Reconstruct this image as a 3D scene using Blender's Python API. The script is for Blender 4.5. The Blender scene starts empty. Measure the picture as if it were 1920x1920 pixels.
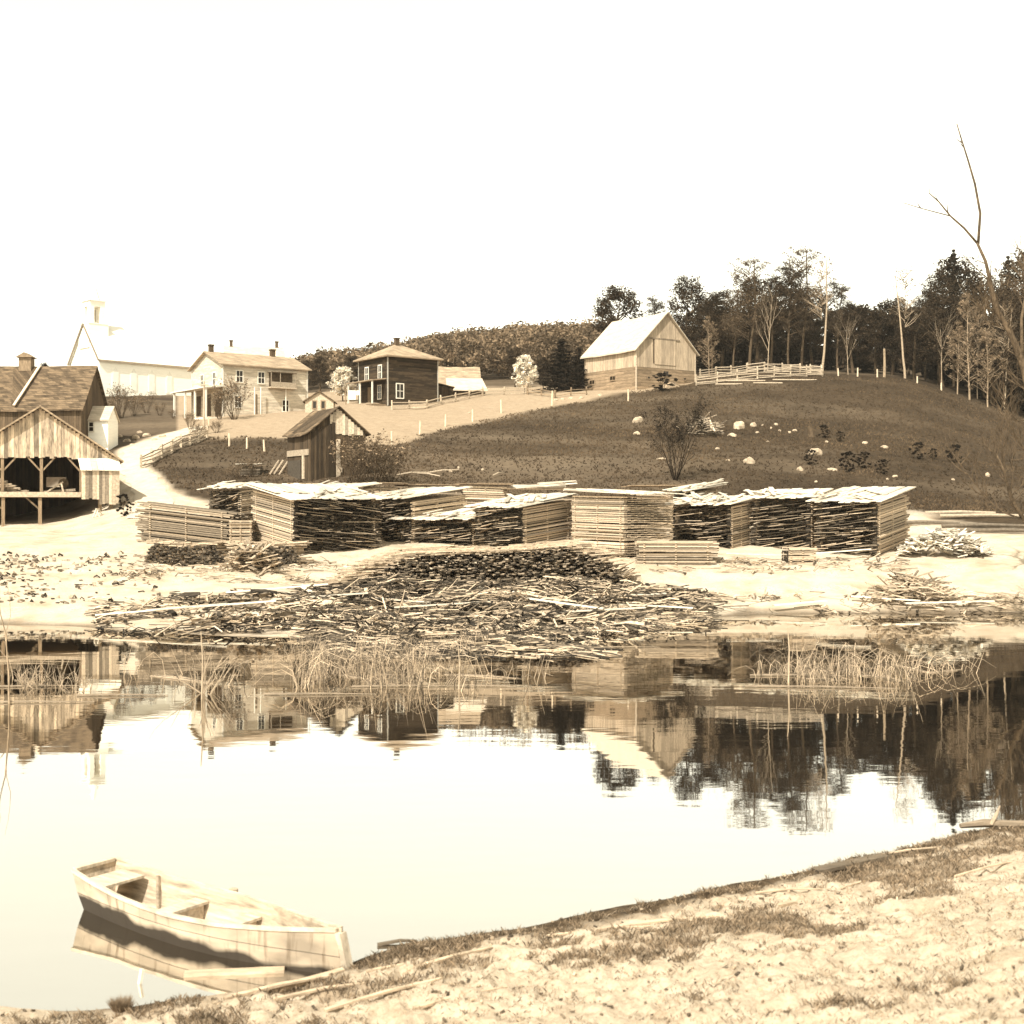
import bpy, math, random
import numpy as np
from mathutils import Vector, Matrix
random.seed(7)
np.random.seed(7)
SC = bpy.context.scene
COL = SC.collection
R = math.radians
F = 2400.0            # focal length in pixels of the 1920 px photograph
CAMZ, HOR = 5.5, 945.0

# ------------------------------------------------------------------ camera
cam_d = bpy.data.cameras.new('camera')
cam_d.sensor_width = 36
cam_d.lens = 36 * F / 1920
cam_d.shift_y = -(960 - HOR) / 1920
cam_d.clip_start = 0.1
cam_d.clip_end = 8000
cam_d.dof.use_dof = True
cam_d.dof.focus_distance = 75
cam_d.dof.aperture_fstop = 2.2
cam = bpy.data.objects.new('camera', cam_d)
cam.location = (0, 0, CAMZ)
cam.rotation_euler = (R(90), 0, 0)
COL.objects.link(cam)
SC.camera = cam

# ------------------------------------------------------------------ light
SUN_EL, SUN_AZ = 47.0, 208.0      # azimuth clockwise from +Y: behind the camera, to the left
SKY = 0.135
HAZE = 0.00012
w = bpy.data.worlds.new('World')
SC.world = w
w.use_nodes = True
nt = w.node_tree
sky = nt.nodes.new('ShaderNodeTexSky')
sky.sky_type = 'NISHITA'
sky.sun_disc = False
sky.sun_elevation = R(SUN_EL)
sky.sun_rotation = R(SUN_AZ)
sky.air_density = 2.0
sky.dust_density = 0.6
sep = nt.nodes.new('ShaderNodeRGBToBW')
mul = nt.nodes.new('ShaderNodeMix')
mul.data_type = 'RGBA'
mul.blend_type = 'MULTIPLY'
mul.inputs[0].default_value = 1
mul.inputs[7].default_value = (1.0, 0.965, 0.80, 1)
bg = nt.nodes['Background']
nt.links.new(sky.outputs[0], sep.inputs[0])
nt.links.new(sep.outputs[0], mul.inputs[6])      # a sepia print: only the sky's lightness, warm toned
nt.links.new(mul.outputs[2], bg.inputs[0])
bg.inputs[1].default_value = SKY
sun_d = bpy.data.lights.new('sun', 'SUN')
sun_d.energy = 3.3
sun_d.angle = R(0.5)
sun_d.color = (1.0, 0.96, 0.88)
sun = bpy.data.objects.new('sun', sun_d)
az, el = R(SUN_AZ), R(SUN_EL)
sd = Vector((math.sin(az) * math.cos(el), math.cos(az) * math.cos(el), math.sin(el)))
sun.rotation_euler = sd.to_track_quat('Z', 'Y').to_euler()
sun.location = sd * 300
COL.objects.link(sun)
SC.view_settings.view_transform = 'Standard'
SC.view_settings.look = 'None'
SC.view_settings.gamma = 1
SC.view_settings.exposure = 1.3
SC.cycles.max_bounces = 8
SC.cycles.use_denoising = True

# ------------------------------------------------------------------ helpers
def S(v):
    """a sepia colour of lightness v"""
    t = [np.interp(v, (0.03, 0.2, 0.5, 0.75), q) for q in ((1.38, 1.30, 1.12, 1.05), (0.93, 0.945, 0.98, 1.0), (0.53, 0.60, 0.77, 0.87))]
    return (float(min(1, v * t[0])), float(min(1, v * t[1])), float(min(1, v * t[2])), 1)

def at(px, py, Y):
    return Vector(((px - 960) / F * Y, Y, CAMZ - (py - HOR) / F * Y))

def tag(o, label=None, cat=None, group=None, kind=None):
    if label: o['label'] = label
    if cat: o['category'] = cat
    if group: o['group'] = group
    if kind: o['kind'] = kind
    return o

def thing(name, label, cat, loc=(0, 0, 0), rz=0.0, group=None):
    o = bpy.data.objects.new(name, None)
    o.empty_display_size = 0.2
    COL.objects.link(o)
    o.location = loc
    o.rotation_euler = (0, 0, rz)
    return tag(o, label, cat, group)

def dup(root, loc, rz=0.0, scale=(1, 1, 1), label=None, group=None):
    r = root.copy()
    COL.objects.link(r)
    r.location, r.rotation_euler, r.scale = loc, (0, 0, rz), scale
    if label: r['label'] = label
    if group: r['group'] = group
    for ch in list(root.children):
        c = ch.copy()
        COL.objects.link(c)
        c.parent = r
        for g in list(ch.children):
            d = g.copy()
            COL.objects.link(d)
            d.parent = c
    return r

class MB:
    def __init__(s):
        s.v, s.f, s.t = [], [], []
    def add(s, vs, fs, tone=1.0):
        n = len(s.v)
        s.v.extend(vs)
        s.f.extend([tuple(i + n for i in f) for f in fs])
        s.t.extend(tone if isinstance(tone, list) else [tone] * len(fs))
    BF = [(0, 3, 2, 1), (4, 5, 6, 7), (0, 1, 5, 4), (2, 3, 7, 6), (1, 2, 6, 5), (3, 0, 4, 7)]
    def box(s, x0, x1, y0, y1, z0, z1, tone=1.0):
        s.add([(x0, y0, z0), (x1, y0, z0), (x1, y1, z0), (x0, y1, z0), (x0, y0, z1), (x1, y0, z1), (x1, y1, z1), (x0, y1, z1)], MB.BF, tone)
    def beam(s, p0, p1, w, h, tone=1.0, up=(0, 0, 1), ends=None):
        p0, p1 = Vector(p0), Vector(p1)
        d = (p1 - p0).normalized()
        u = Vector(up)
        a = d.cross(u)
        if a.length < 1e-4: a = d.cross(Vector((0, 1, 0)))
        a.normalize()
        b = a.cross(d).normalized()
        a *= w / 2
        b *= h / 2
        vs = [p0 - a - b, p0 + a - b, p1 + a - b, p1 - a - b, p0 - a + b, p0 + a + b, p1 + a + b, p1 - a + b]
        t = tone
        if ends is not None:
            t = [tone, tone, tone * ends, tone * ends, tone, tone]
        s.add([tuple(q) for q in vs], MB.BF, t)
    def hexa(s, pts, tone=1.0):
        s.add([tuple(p) for p in pts], MB.BF, tone)
    def tube(s, pts, rad, n=5, tone=1.0, cap=True):
        vs, fs = [], []
        m = len(pts)
        pts = [Vector(p) for p in pts]
        for i, p in enumerate(pts):
            d = (pts[min(i + 1, m - 1)] - pts[max(i - 1, 0)])
            d = d.normalized() if d.length > 1e-6 else Vector((0, 0, 1))
            a = d.cross(Vector((0.31, 0.95, 0.05)))
            if a.length < 1e-3: a = d.cross(Vector((1, 0, 0)))
            a.normalize()
            b = d.cross(a)
            r = rad[i] if hasattr(rad, '__len__') else rad
            for k in range(n):
                an = 2 * math.pi * k / n
                vs.append(tuple(p + (a * math.cos(an) + b * math.sin(an)) * r))
        for i in range(m - 1):
            for k in range(n):
                k2 = (k + 1) % n
                fs.append((i * n + k, i * n + k2, (i + 1) * n + k2, (i + 1) * n + k))
        if cap:
            fs.append(tuple(reversed(range(n))))
            fs.append(tuple((m - 1) * n + k for k in range(n)))
        s.add(vs, fs, tone)
    def poly(s, pts, tone=1.0):
        s.add([tuple(p) for p in pts], [tuple(range(len(pts)))], tone)
    def prism(s, prof, y0, y1, tone=1.0, axis='y'):
        n = len(prof)
        m = (lambda a, y, z: (a, y, z)) if axis == 'y' else (lambda a, y, z: (y, a, z))
        vs = [m(a, y0, z) for a, z in prof] + [m(a, y1, z) for a, z in prof]
        fs = [tuple(range(n)), tuple(reversed(range(n, 2 * n)))] + [(i, n + i, n + (i + 1) % n, (i + 1) % n) for i in range(n)]
        s.add(vs, fs, tone)
    def build(s, name, mat, parent=None, smooth=False, loc=None):
        me = bpy.data.meshes.new(name)
        me.from_pydata(s.v, [], s.f)
        at_ = me.attributes.new('tone', 'FLOAT', 'FACE')
        at_.data.foreach_set('value', np.array(s.t, dtype=np.float32))
        if smooth: me.polygons.foreach_set('use_smooth', [True] * len(me.polygons))
        me.materials.append(mat)
        me.update()
        o = bpy.data.objects.new(name, me)
        COL.objects.link(o)
        if parent: o.parent = parent
        if loc: o.location = loc
        return o

# numpy noise
_L = np.random.RandomState(3).rand(256, 256)
def vnoise(x, y):
    x, y = np.asarray(x, float), np.asarray(y, float)
    xi, yi = np.floor(x).astype(int), np.floor(y).astype(int)
    fx, fy = x - xi, y - yi
    fx, fy = fx * fx * (3 - 2 * fx), fy * fy * (3 - 2 * fy)
    g = lambda a, b: _L[a % 256, b % 256]
    return (g(xi, yi) * (1 - fx) + g(xi + 1, yi) * fx) * (1 - fy) + (g(xi, yi + 1) * (1 - fx) + g(xi + 1, yi + 1) * fx) * fy
def fbm(x, y, o=4):
    s, a, t = 0, 1, 0
    x, y = np.asarray(x, float), np.asarray(y, float)
    for k in range(o):
        s = s + a * vnoise(x * 2 ** k + 17.3 * k, y * 2 ** k + 5.1 * k)
        t += a
        a *= 0.5
    return s / t - 0.5

# ------------------------------------------------------------------ materials
def base_mat(name):
    m = bpy.data.materials.new(name)
    m.use_nodes = True
    n = m.node_tree
    b = n.nodes['Principled BSDF']
    b.inputs['Specular IOR Level'].default_value = 0.2
    return m, n, b

def N(n, kind, **kw):
    o = n.nodes.new('ShaderNode' + kind)
    for k, v in kw.items():
        setattr(o, k, v)
    return o

def math_(n, op, a, b=None, c=None):
    o = N(n, 'Math', operation=op)
    for i, x in enumerate((a, b, c)):
        if x is None: continue
        if isinstance(x, (int, float)): o.inputs[i].default_value = x
        else: n.links.new(x, o.inputs[i])
    return o.outputs[0]

def scale_col(n, col, fac):
    o = N(n, 'Mix', data_type='RGBA', blend_type='MULTIPLY')
    o.inputs[0].default_value = 1
    if isinstance(col, tuple): o.inputs[6].default_value = col
    else: n.links.new(col, o.inputs[6])
    n.links.new(fac, o.inputs[7])
    return o.outputs[2]

def coords(n, stretch=(1, 1, 1)):
    tc = N(n, 'TexCoord')
    oi = N(n, 'ObjectInfo')
    ad = N(n, 'VectorMath', operation='ADD')
    sc = math_(n, 'MULTIPLY', oi.outputs['Random'], 37.0)
    n.links.new(tc.outputs['Object'], ad.inputs[0])
    n.links.new(sc, ad.inputs[1])
    mp = N(n, 'Mapping')
    mp.inputs['Scale'].default_value = stretch
    n.links.new(ad.outputs[0], mp.inputs[0])
    return tc.outputs['Object'], mp.outputs[0]

def surf(name, v, var=0.5, scale=4.0, stretch=(1, 1, 1), rough=0.9, bump=0.15, detail=6, spec=0.2, trans=0.0):
    """rough natural surface, tone attribute x noise x sepia colour"""
    m, n, b = base_mat(name)
    b.inputs['Roughness'].default_value = rough
    b.inputs['Specular IOR Level'].default_value = spec
    _, co = coords(n, stretch)
    nz = N(n, 'TexNoise')
    nz.inputs['Scale'].default_value = scale
    nz.inputs['Detail'].default_value = detail
    nz.inputs['Roughness'].default_value = 0.65
    n.links.new(co, nz.inputs['Vector'])
    mr = N(n, 'MapRange')
    mr.inputs[1].default_value, mr.inputs[2].default_value = 0.28, 0.72
    mr.inputs[3].default_value, mr.inputs[4].default_value = 1 - var, 1 + var
    n.links.new(nz.outputs[0], mr.inputs[0])
    t = N(n, 'Attribute', attribute_name='tone')
    f = math_(n, 'MULTIPLY', mr.outputs[0], t.outputs['Fac'])
    c = scale_col(n, S(v), f)
    n.links.new(c, b.inputs['Base Color'])
    if bump:
        bp = N(n, 'Bump')
        bp.inputs['Strength'].default_value = bump
        bp.inputs['Distance'].default_value = 0.1
        n.links.new(nz.outputs[0], bp.inputs['Height'])
        n.links.new(bp.outputs[0], b.inputs['Normal'])
    if trans:
        tr = N(n, 'BsdfTranslucent')
        n.links.new(c, tr.inputs[0])
        mx = N(n, 'MixShader')
        mx.inputs[0].default_value = trans
        n.links.new(b.outputs[0], mx.inputs[1])
        n.links.new(tr.outputs[0], mx.inputs[2])
        n.links.new(mx.outputs[0], n.nodes['Material Output'].inputs[0])
    return m

def plank(name, v, way='v', pw=0.25, var=0.35, stain=0.35, gap=0.05, gapdark=0.3, rough=0.9):
    """board siding: way v = upright boards, h = lying boards, s = shingle courses"""
    m, n, b = base_mat(name)
    b.inputs['Roughness'].default_value = rough
    ob, co = coords(n)
    sx = N(n, 'SeparateXYZ')
    n.links.new(ob, sx.inputs[0])
    along = math_(n, 'ADD', sx.outputs[0], sx.outputs[1])
    s = along if way == 'v' else sx.outputs[2]
    q = math_(n, 'DIVIDE', s, pw)
    cell = math_(n, 'FLOOR', q)
    fr = math_(n, 'FRACT', q)
    wn = N(n, 'TexWhiteNoise', noise_dimensions='2D')
    cv = N(n, 'CombineXYZ')
    n.links.new(cell, cv.inputs[0])
    if way != 'v':      # break the courses into boards
        a2 = math_(n, 'ADD', math_(n, 'DIVIDE', along, 3.4 if way == 'h' else 0.5), math_(n, 'MULTIPLY', cell, 0.37))
        n.links.new(math_(n, 'FLOOR', a2), cv.inputs[1])
    n.links.new(cv.outputs[0], wn.inputs['Vector'])
    tone = math_(n, 'ADD', math_(n, 'MULTIPLY', wn.outputs[0], 2 * var), 1 - var)
    g = math_(n, 'LESS_THAN', fr, gap)
    gm = math_(n, 'SUBTRACT', 1.0, math_(n, 'MULTIPLY', g, 1 - gapdark))
    nz = N(n, 'TexNoise')
    nz.inputs['Scale'].default_value = 1.0
    nz.inputs['Detail'].default_value = 7
    nz.inputs['Roughness'].default_value = 0.7
    mp = N(n, 'Mapping')
    mp.inputs['Scale'].default_value = (5, 5, 0.7) if way == 'v' else (0.9, 0.9, 5)
    n.links.new(co, mp.inputs[0])
    n.links.new(mp.outputs[0], nz.inputs['Vector'])
    mr = N(n, 'MapRange')
    mr.inputs[1].default_value, mr.inputs[2].default_value = 0.3, 0.7
    mr.inputs[3].default_value, mr.inputs[4].default_value = 1 - stain, 1 + stain
    n.links.new(nz.outputs[0], mr.inputs[0])
    t = N(n, 'Attribute', attribute_name='tone')
    f = math_(n, 'MULTIPLY', math_(n, 'MULTIPLY', tone, gm), math_(n, 'MULTIPLY', mr.outputs[0], t.outputs['Fac']))
    n.links.new(scale_col(n, S(v), f), b.inputs['Base Color'])
    bp = N(n, 'Bump')
    bp.inputs['Strength'].default_value = 0.5
    bp.inputs['Distance'].default_value = 0.03
    n.links.new(math_(n, 'ADD', gm, math_(n, 'MULTIPLY', fr, 0.4)), bp.inputs['Height'])
    n.links.new(bp.outputs[0], b.inputs['Normal'])
    return m

M = dict(
    board=surf('sawn_board', 0.33, 0.35, 6, (1, 1, 6), bump=0.1),
    slab=surf('slab_wood', 0.32, 0.45, 5, (1, 1, 1), bump=0.2),
    cover=surf('cover_board', 0.52, 0.25, 3, (1, 3, 1), bump=0.1),
    old=surf('weathered_wood', 0.17, 0.5, 4, (3, 3, 0.5), bump=0.2),
    rail=surf('grey_rail', 0.36, 0.4, 6, bump=0.2),
    post=surf('grey_post', 0.33, 0.4, 5, (3, 3, 0.6), bump=0.2),
    dark=surf('dark_wood_and_shade', 0.06, 0.5, 4, bump=0.1),
    rock=surf('field_stone', 0.32, 0.45, 2.2, bump=0.6),
    bark=surf('bark', 0.06, 0.5, 6, (1, 1, 0.4), bump=0.4),
    treebark=surf('mottled_bark', 0.06, 0.75, 5, (1, 1, 0.5), bump=0.6),
    birch=surf('birch_bark', 0.27, 0.4, 3, (1, 1, 3), bump=0.2),
    palebark=surf('pale_bark', 0.22, 0.45, 5, (1, 1, 0.5), bump=0.3),
    leaf=surf('leaf', 0.030, 0.35, 0.6, bump=0, trans=0.25),
    leaf2=surf('spring_leaf', 0.075, 0.35, 0.6, bump=0, trans=0.3),
    needle=surf('needles', 0.016, 0.35, 0.8, bump=0, trans=0.1),
    willowleaf=surf('willow_catkin', 0.17, 0.35, 0.8, bump=0, trans=0.25),
    blackbark=surf('black_bark', 0.018, 0.4, 5, bump=0.1),
    darkleaf=surf('dark_leaf', 0.012, 0.35, 0.8, bump=0, trans=0.1),
    twig=surf('twigs', 0.13, 0.35, 0.8, bump=0),
    blossom=surf('blossom', 0.55, 0.3, 1.0, bump=0, trans=0.25),
    hazeleaf=surf('hazed_far_leaf', 0.115, 0.35, 0.08, bump=0, trans=0.2),  # far foliage paler, distance haze put into the leaf colour
    reed=surf('dry_reed', 0.30, 0.4, 3, bump=0, trans=0.2),
    sedge=surf('sedge', 0.22, 0.5, 2.5, bump=0, trans=0.25),
    straw=surf('straw_grass', 0.30, 0.45, 2.5, bump=0, trans=0.25),
    hillgrass=surf('hill_grass', 0.050, 0.5, 0.4, bump=0, trans=0.2),
    white=surf('white_paint', 0.75, 0.1, 1.5, bump=0.05),
    trim=surf('pale_trim', 0.62, 0.15, 2.0, bump=0.05),
    cream=plank('cream_clapboard', 0.46, 'h', 0.18, 0.14, 0.35, 0.12, 0.6),
    church=plank('white_clapboard', 0.88, 'h', 0.16, 0.03, 0.04, 0.1, 0.9),
    darkclap=plank('dark_clapboard', 0.028, 'h', 0.2, 0.5, 0.6, 0.1, 0.6),
    barnv=plank('barn_upright_board', 0.30, 'v', 0.26, 0.22, 0.35, 0.07, 0.45),
    barnh=plank('barn_lying_log', 0.17, 'h', 0.42, 0.25, 0.4, 0.1, 0.35),
    oldv=plank('old_upright_board', 0.045, 'v', 0.22, 0.4, 0.5, 0.08, 0.3),
    millside=plank('mill_siding', 0.07, 'v', 0.24, 0.4, 0.4, 0.08, 0.4),
    shingle=plank('old_shingle', 0.085, 's', 0.22, 0.4, 0.7, 0.12, 0.5),
    pshingle=plank('pale_shingle', 0.42, 's', 0.22, 0.1, 0.15, 0.1, 0.75),
    gshingle=plank('grey_shingle', 0.24, 's', 0.2, 0.2, 0.3, 0.12, 0.6),
    brick=surf('chimney_brick', 0.06, 0.3, 6, bump=0.3),
    cloth=surf('white_cloth', 0.75, 0.1, 2, bump=0.0),
    boat=surf('boat_paint', 0.42, 0.4, 5, (0.5, 3, 1), bump=0.05, rough=0.6),
    boatin=surf('boat_inside_wood', 0.34, 0.6, 4, (0.3, 3, 3), bump=0.2),
    drift=surf('driftwood', 0.30, 0.4, 4, (0.6, 3, 3), bump=0.2),
)
def glass_mat():
    m, n, b = base_mat('window_glass')
    b.inputs['Base Color'].default_value = S(0.012)
    b.inputs['Roughness'].default_value = 0.12
    b.inputs['Specular IOR Level'].default_value = 0.3
    return m
M['glass'] = glass_mat()

# ------------------------------------------------------------------ terrain height
PXK = [-700, 0, 130, 250, 350, 450, 650, 850, 1000, 1100, 1250, 1400, 1560, 1700, 1800, 1920, 2150, 2700]
PROF = {
 -700: [(62, 1150), (80, 1030), (97, 985), (115, 950), (135, 850), (160, 790), (190, 750), (300, 740), (420, 735)],
 0:    [(58.7, 1170), (63, 1120), (70, 1072), (80, 1028), (90, 1000), (97, 982), (112, 965), (122, 870), (135, 838), (160, 775), (190, 745), (300, 738), (420, 730)],
 130:  [(58, 1172), (63, 1125), (70, 1075), (80, 1028), (90, 1000), (97, 980), (108, 955), (118, 885), (128, 845), (145, 800), (165, 762), (190, 745), (300, 738), (420, 725)],
 250:  [(55.4, 1183), (62, 1130), (70, 1075), (80, 1025), (90, 985), (97, 950), (106, 905), (116, 868), (126, 836), (136, 815), (150, 790), (168, 760), (190, 742), (300, 735), (420, 720)],
 350:  [(54, 1189), (62, 1130), (70, 1078), (80, 1032), (90, 985), (98, 945), (108, 900), (120, 850), (130, 822), (150, 787), (200, 742), (300, 744), (420, 747)],
 450:  [(53, 1194), (60, 1140), (70, 1075), (76, 1048), (92, 985), (100, 940), (108, 905), (120, 850), (130, 814), (150, 778), (200, 745), (300, 739), (420, 732)],
 650:  [(52, 1199), (60, 1145), (68, 1095), (76, 1050), (92, 985), (99, 930), (105, 893), (120, 850), (135, 805), (150, 772), (160, 757), (200, 735), (300, 719), (420, 707)],
 850:  [(51.6, 1201), (60, 1148), (68, 1105), (76, 1050), (92, 985), (108, 905), (120, 862), (135, 818), (150, 775), (165, 746), (200, 728), (300, 704), (420, 682)],
 1000: [(51.8, 1200), (60, 1148), (68, 1100), (76, 1048), (92, 985), (109, 902), (125, 850), (140, 802), (155, 765), (168, 740), (200, 725), (300, 694), (420, 667)],
 1100: [(53, 1194), (60, 1148), (68, 1092), (76, 1046), (92, 985), (110, 900), (130, 835), (150, 775), (165, 742), (172, 735), (200, 722), (300, 694), (420, 662)],
 1250: [(59, 1169), (64, 1130), (70, 1085), (76, 1044), (92, 985), (111, 895), (130, 830), (150, 768), (165, 732), (172, 724), (200, 710), (300, 689), (420, 682)],
 1400: [(64, 1151), (67, 1115), (71, 1075), (76, 1044), (92, 985), (112, 890), (130, 825), (150, 760), (168, 714), (176, 700), (200, 692), (300, 670), (420, 650)],
 1560: [(64.4, 1150), (67, 1115), (71, 1072), (76, 1044), (92, 985), (111, 900), (130, 832), (150, 762), (168, 716), (176, 704), (200, 697), (300, 675), (420, 655)],
 1700: [(64.4, 1150), (67, 1115), (71, 1072), (76, 1044), (90, 990), (108, 915), (130, 842), (150, 776), (170, 722), (178, 708), (200, 700), (300, 680), (420, 660)],
 1800: [(64.4, 1150), (67, 1112), (71, 1068), (77, 1036), (90, 987), (108, 925), (130, 856), (150, 800), (170, 752), (182, 735), (200, 725), (300, 690), (420, 670)],
 1920: [(64.4, 1150), (67, 1110), (71, 1062), (78, 1026), (90, 985), (110, 928), (130, 875), (150, 832), (170, 795), (190, 770), (210, 750), (300, 705), (420, 690)],
 2150: [(66, 1145), (70, 1080), (78, 1030), (90, 992), (110, 945), (130, 905), (150, 865), (170, 835), (200, 800), (300, 740), (420, 710)],
 2700: [(72, 1128), (78, 1060), (90, 1000), (110, 960), (150, 890), (200, 840), (300, 780), (420, 740)],
}
SHORE = np.array([PROF[p][0][0] for p in PXK])
YS = np.arange(40, 420.1, 0.5)
PXS = np.arange(-700, 2701, 20.0)
_tab = []
for p in PXK:
    yy = np.array([q[0] for q in PROF[p]])
    zz = np.array([CAMZ - (q[1] - HOR) / F * q[0] for q in PROF[p]])
    zz[0] = 0.0
    z = np.interp(YS, yy, zz)
    z = np.where(YS < yy[0], (YS - yy[0]) * 0.12, z)
    z = np.maximum(z, -1.4)
    k = np.exp(-0.5 * (np.arange(-6, 7) / 2.2) ** 2)
    zs = np.convolve(np.pad(z, 6, 'edge'), k / k.sum(), 'valid')
    wgt = np.clip((YS - yy[0] - 1.5) / 3, 0, 1)
    _tab.append(z * (1 - wgt) + zs * wgt)
_tab = np.array(_tab)
TAB = np.array([np.interp(PXS, PXK, _tab[:, j]) for j in range(len(YS))])     # rows Y, columns px
kk = np.exp(-0.5 * (np.arange(-4, 5) / 1.8) ** 2)
kk /= kk.sum()
TAB = np.array([np.convolve(np.pad(r, 4, 'edge'), kk, 'valid') for r in TAB])
NSH = [(-600, 1905), (0, 1888), (120, 1893), (230, 1886), (340, 1866), (480, 1852), (560, 1838), (640, 1812), (760, 1772), (960, 1740), (1200, 1690), (1400, 1655), (1560, 1622), (1700, 1592), (1840, 1557), (1920, 1541), (2300, 1500), (2900, 1480)]
NPX = np.array([a for a, b in NSH], float)
NYV = np.array([CAMZ * F / (b - HOR) for a, b in NSH])

def near_t(X, Y):
    px = 960 + F * X / np.maximum(Y, 4.0)
    return np.interp(px, NPX, NYV) - Y + 0.35 * fbm(X * 0.9 + 40, Y * 0.9, 3)

def terrain(X, Y, fine=True):
    X, Y = np.asarray(X, float), np.asarray(Y, float)
    Yc = np.maximum(Y, 4.0)
    px = 960 + F * X / Yc
    # far side
    pc = np.clip((px - PXS[0]) / 20.0, 0, len(PXS) - 1.001)
    yc = np.clip((Y - YS[0]) / 0.5, 0, len(YS) - 1.001)
    pi, yi = pc.astype(int), yc.astype(int)
    a, b = pc - pi, yc - yi
    zf = (TAB[yi, pi] * (1 - a) + TAB[yi, pi + 1] * a) * (1 - b) + (TAB[yi + 1, pi] * (1 - a) + TAB[yi + 1, pi + 1] * a) * b
    zf = np.where(Y > 420, zf + (Y - 420) * 0.02, zf)
    # near side
    t = near_t(X, Y)
    zn = np.where(t > 0, 0.11 * t + 0.02 * np.minimum(t, 1), 0.16 * t)
    zn = zn + np.maximum(0, 9 - Y) * 0.33
    zn = np.maximum(zn, -1.4)
    z = np.where(Y < 33, zn, zf)
    if fine:
        far = np.clip((Y - 97) / 10, 0, 1)
        z = z + far * (0.9 * fbm(X * 0.09, Y * 0.09, 4) + 0.22 * fbm(X * 0.7, Y * 0.7, 3))
        sh = np.interp(px, PXK, SHORE)
        mid = np.clip((Y - sh) / 3, 0, 1) * (1 - far) * (Y > 40)
        z = z + mid * (0.5 * fbm(X * 0.22, Y * 0.25, 4) + 0.16 * fbm(X * 1.3, Y * 1.3, 3))
        nr = np.clip(t / 0.8, 0, 1) * (Y < 33)
        hum = fbm(X * 0.8, Y * 0.8, 3)
        z = z + nr * (0.11 * (0.5 - np.abs(fbm(X * 2.6 + 21, Y * 2.6, 3)) * 2.4) + 0.07 * (0.5 - np.abs(fbm(X * 6.5 + 3, Y * 6.5, 2)) * 2.2) + 0.20 * hum + 0.14 * np.maximum(0, fbm(X * 2.2 + 9, Y * 2.2, 3)) + 0.05 * fbm(X * 7, Y * 7, 3))
    return z

def gz(X, Y):
    return float(terrain(np.array([X]), np.array([Y]))[0])
def gp(px, Y, dz=0.0):
    X = (px - 960) / F * Y
    return Vector((X, Y, gz(X, Y) + dz))
_cast_Y = np.concatenate([np.arange(8, 33, 0.1), np.arange(45, 260, 0.25)])
def hit(px, py, lo=45):
    """the ground point seen at that pixel of the photograph"""
    Y = _cast_Y[_cast_Y > lo] if lo else _cast_Y
    X = (px - 960) / F * Y
    ray = CAMZ - (py - HOR) / F * Y
    g = terrain(X, Y)
    i = np.argmax(g >= ray)
    if g[i] < ray[i]: i = len(Y) - 1
    return Vector((X[i], Y[i], g[i]))

def road_mask(X, Y):
    """the sandy road that climbs from the mill between the bank and the stone pile"""
    px = 960 + F * X / np.maximum(Y, 4)
    c = np.interp(Y, [92, 98, 106, 116, 126, 134, 140], [250, 290, 275, 248, 268, 320, 380])
    wd = np.interp(Y, [92, 98, 106, 116, 126, 134, 140], [60, 60, 42, 32, 50, 40, 10])
    return np.clip((wd - np.abs(px - c)) / 12 + 0.5, 0, 1) * ((Y > 90) & (Y < 141))

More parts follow.
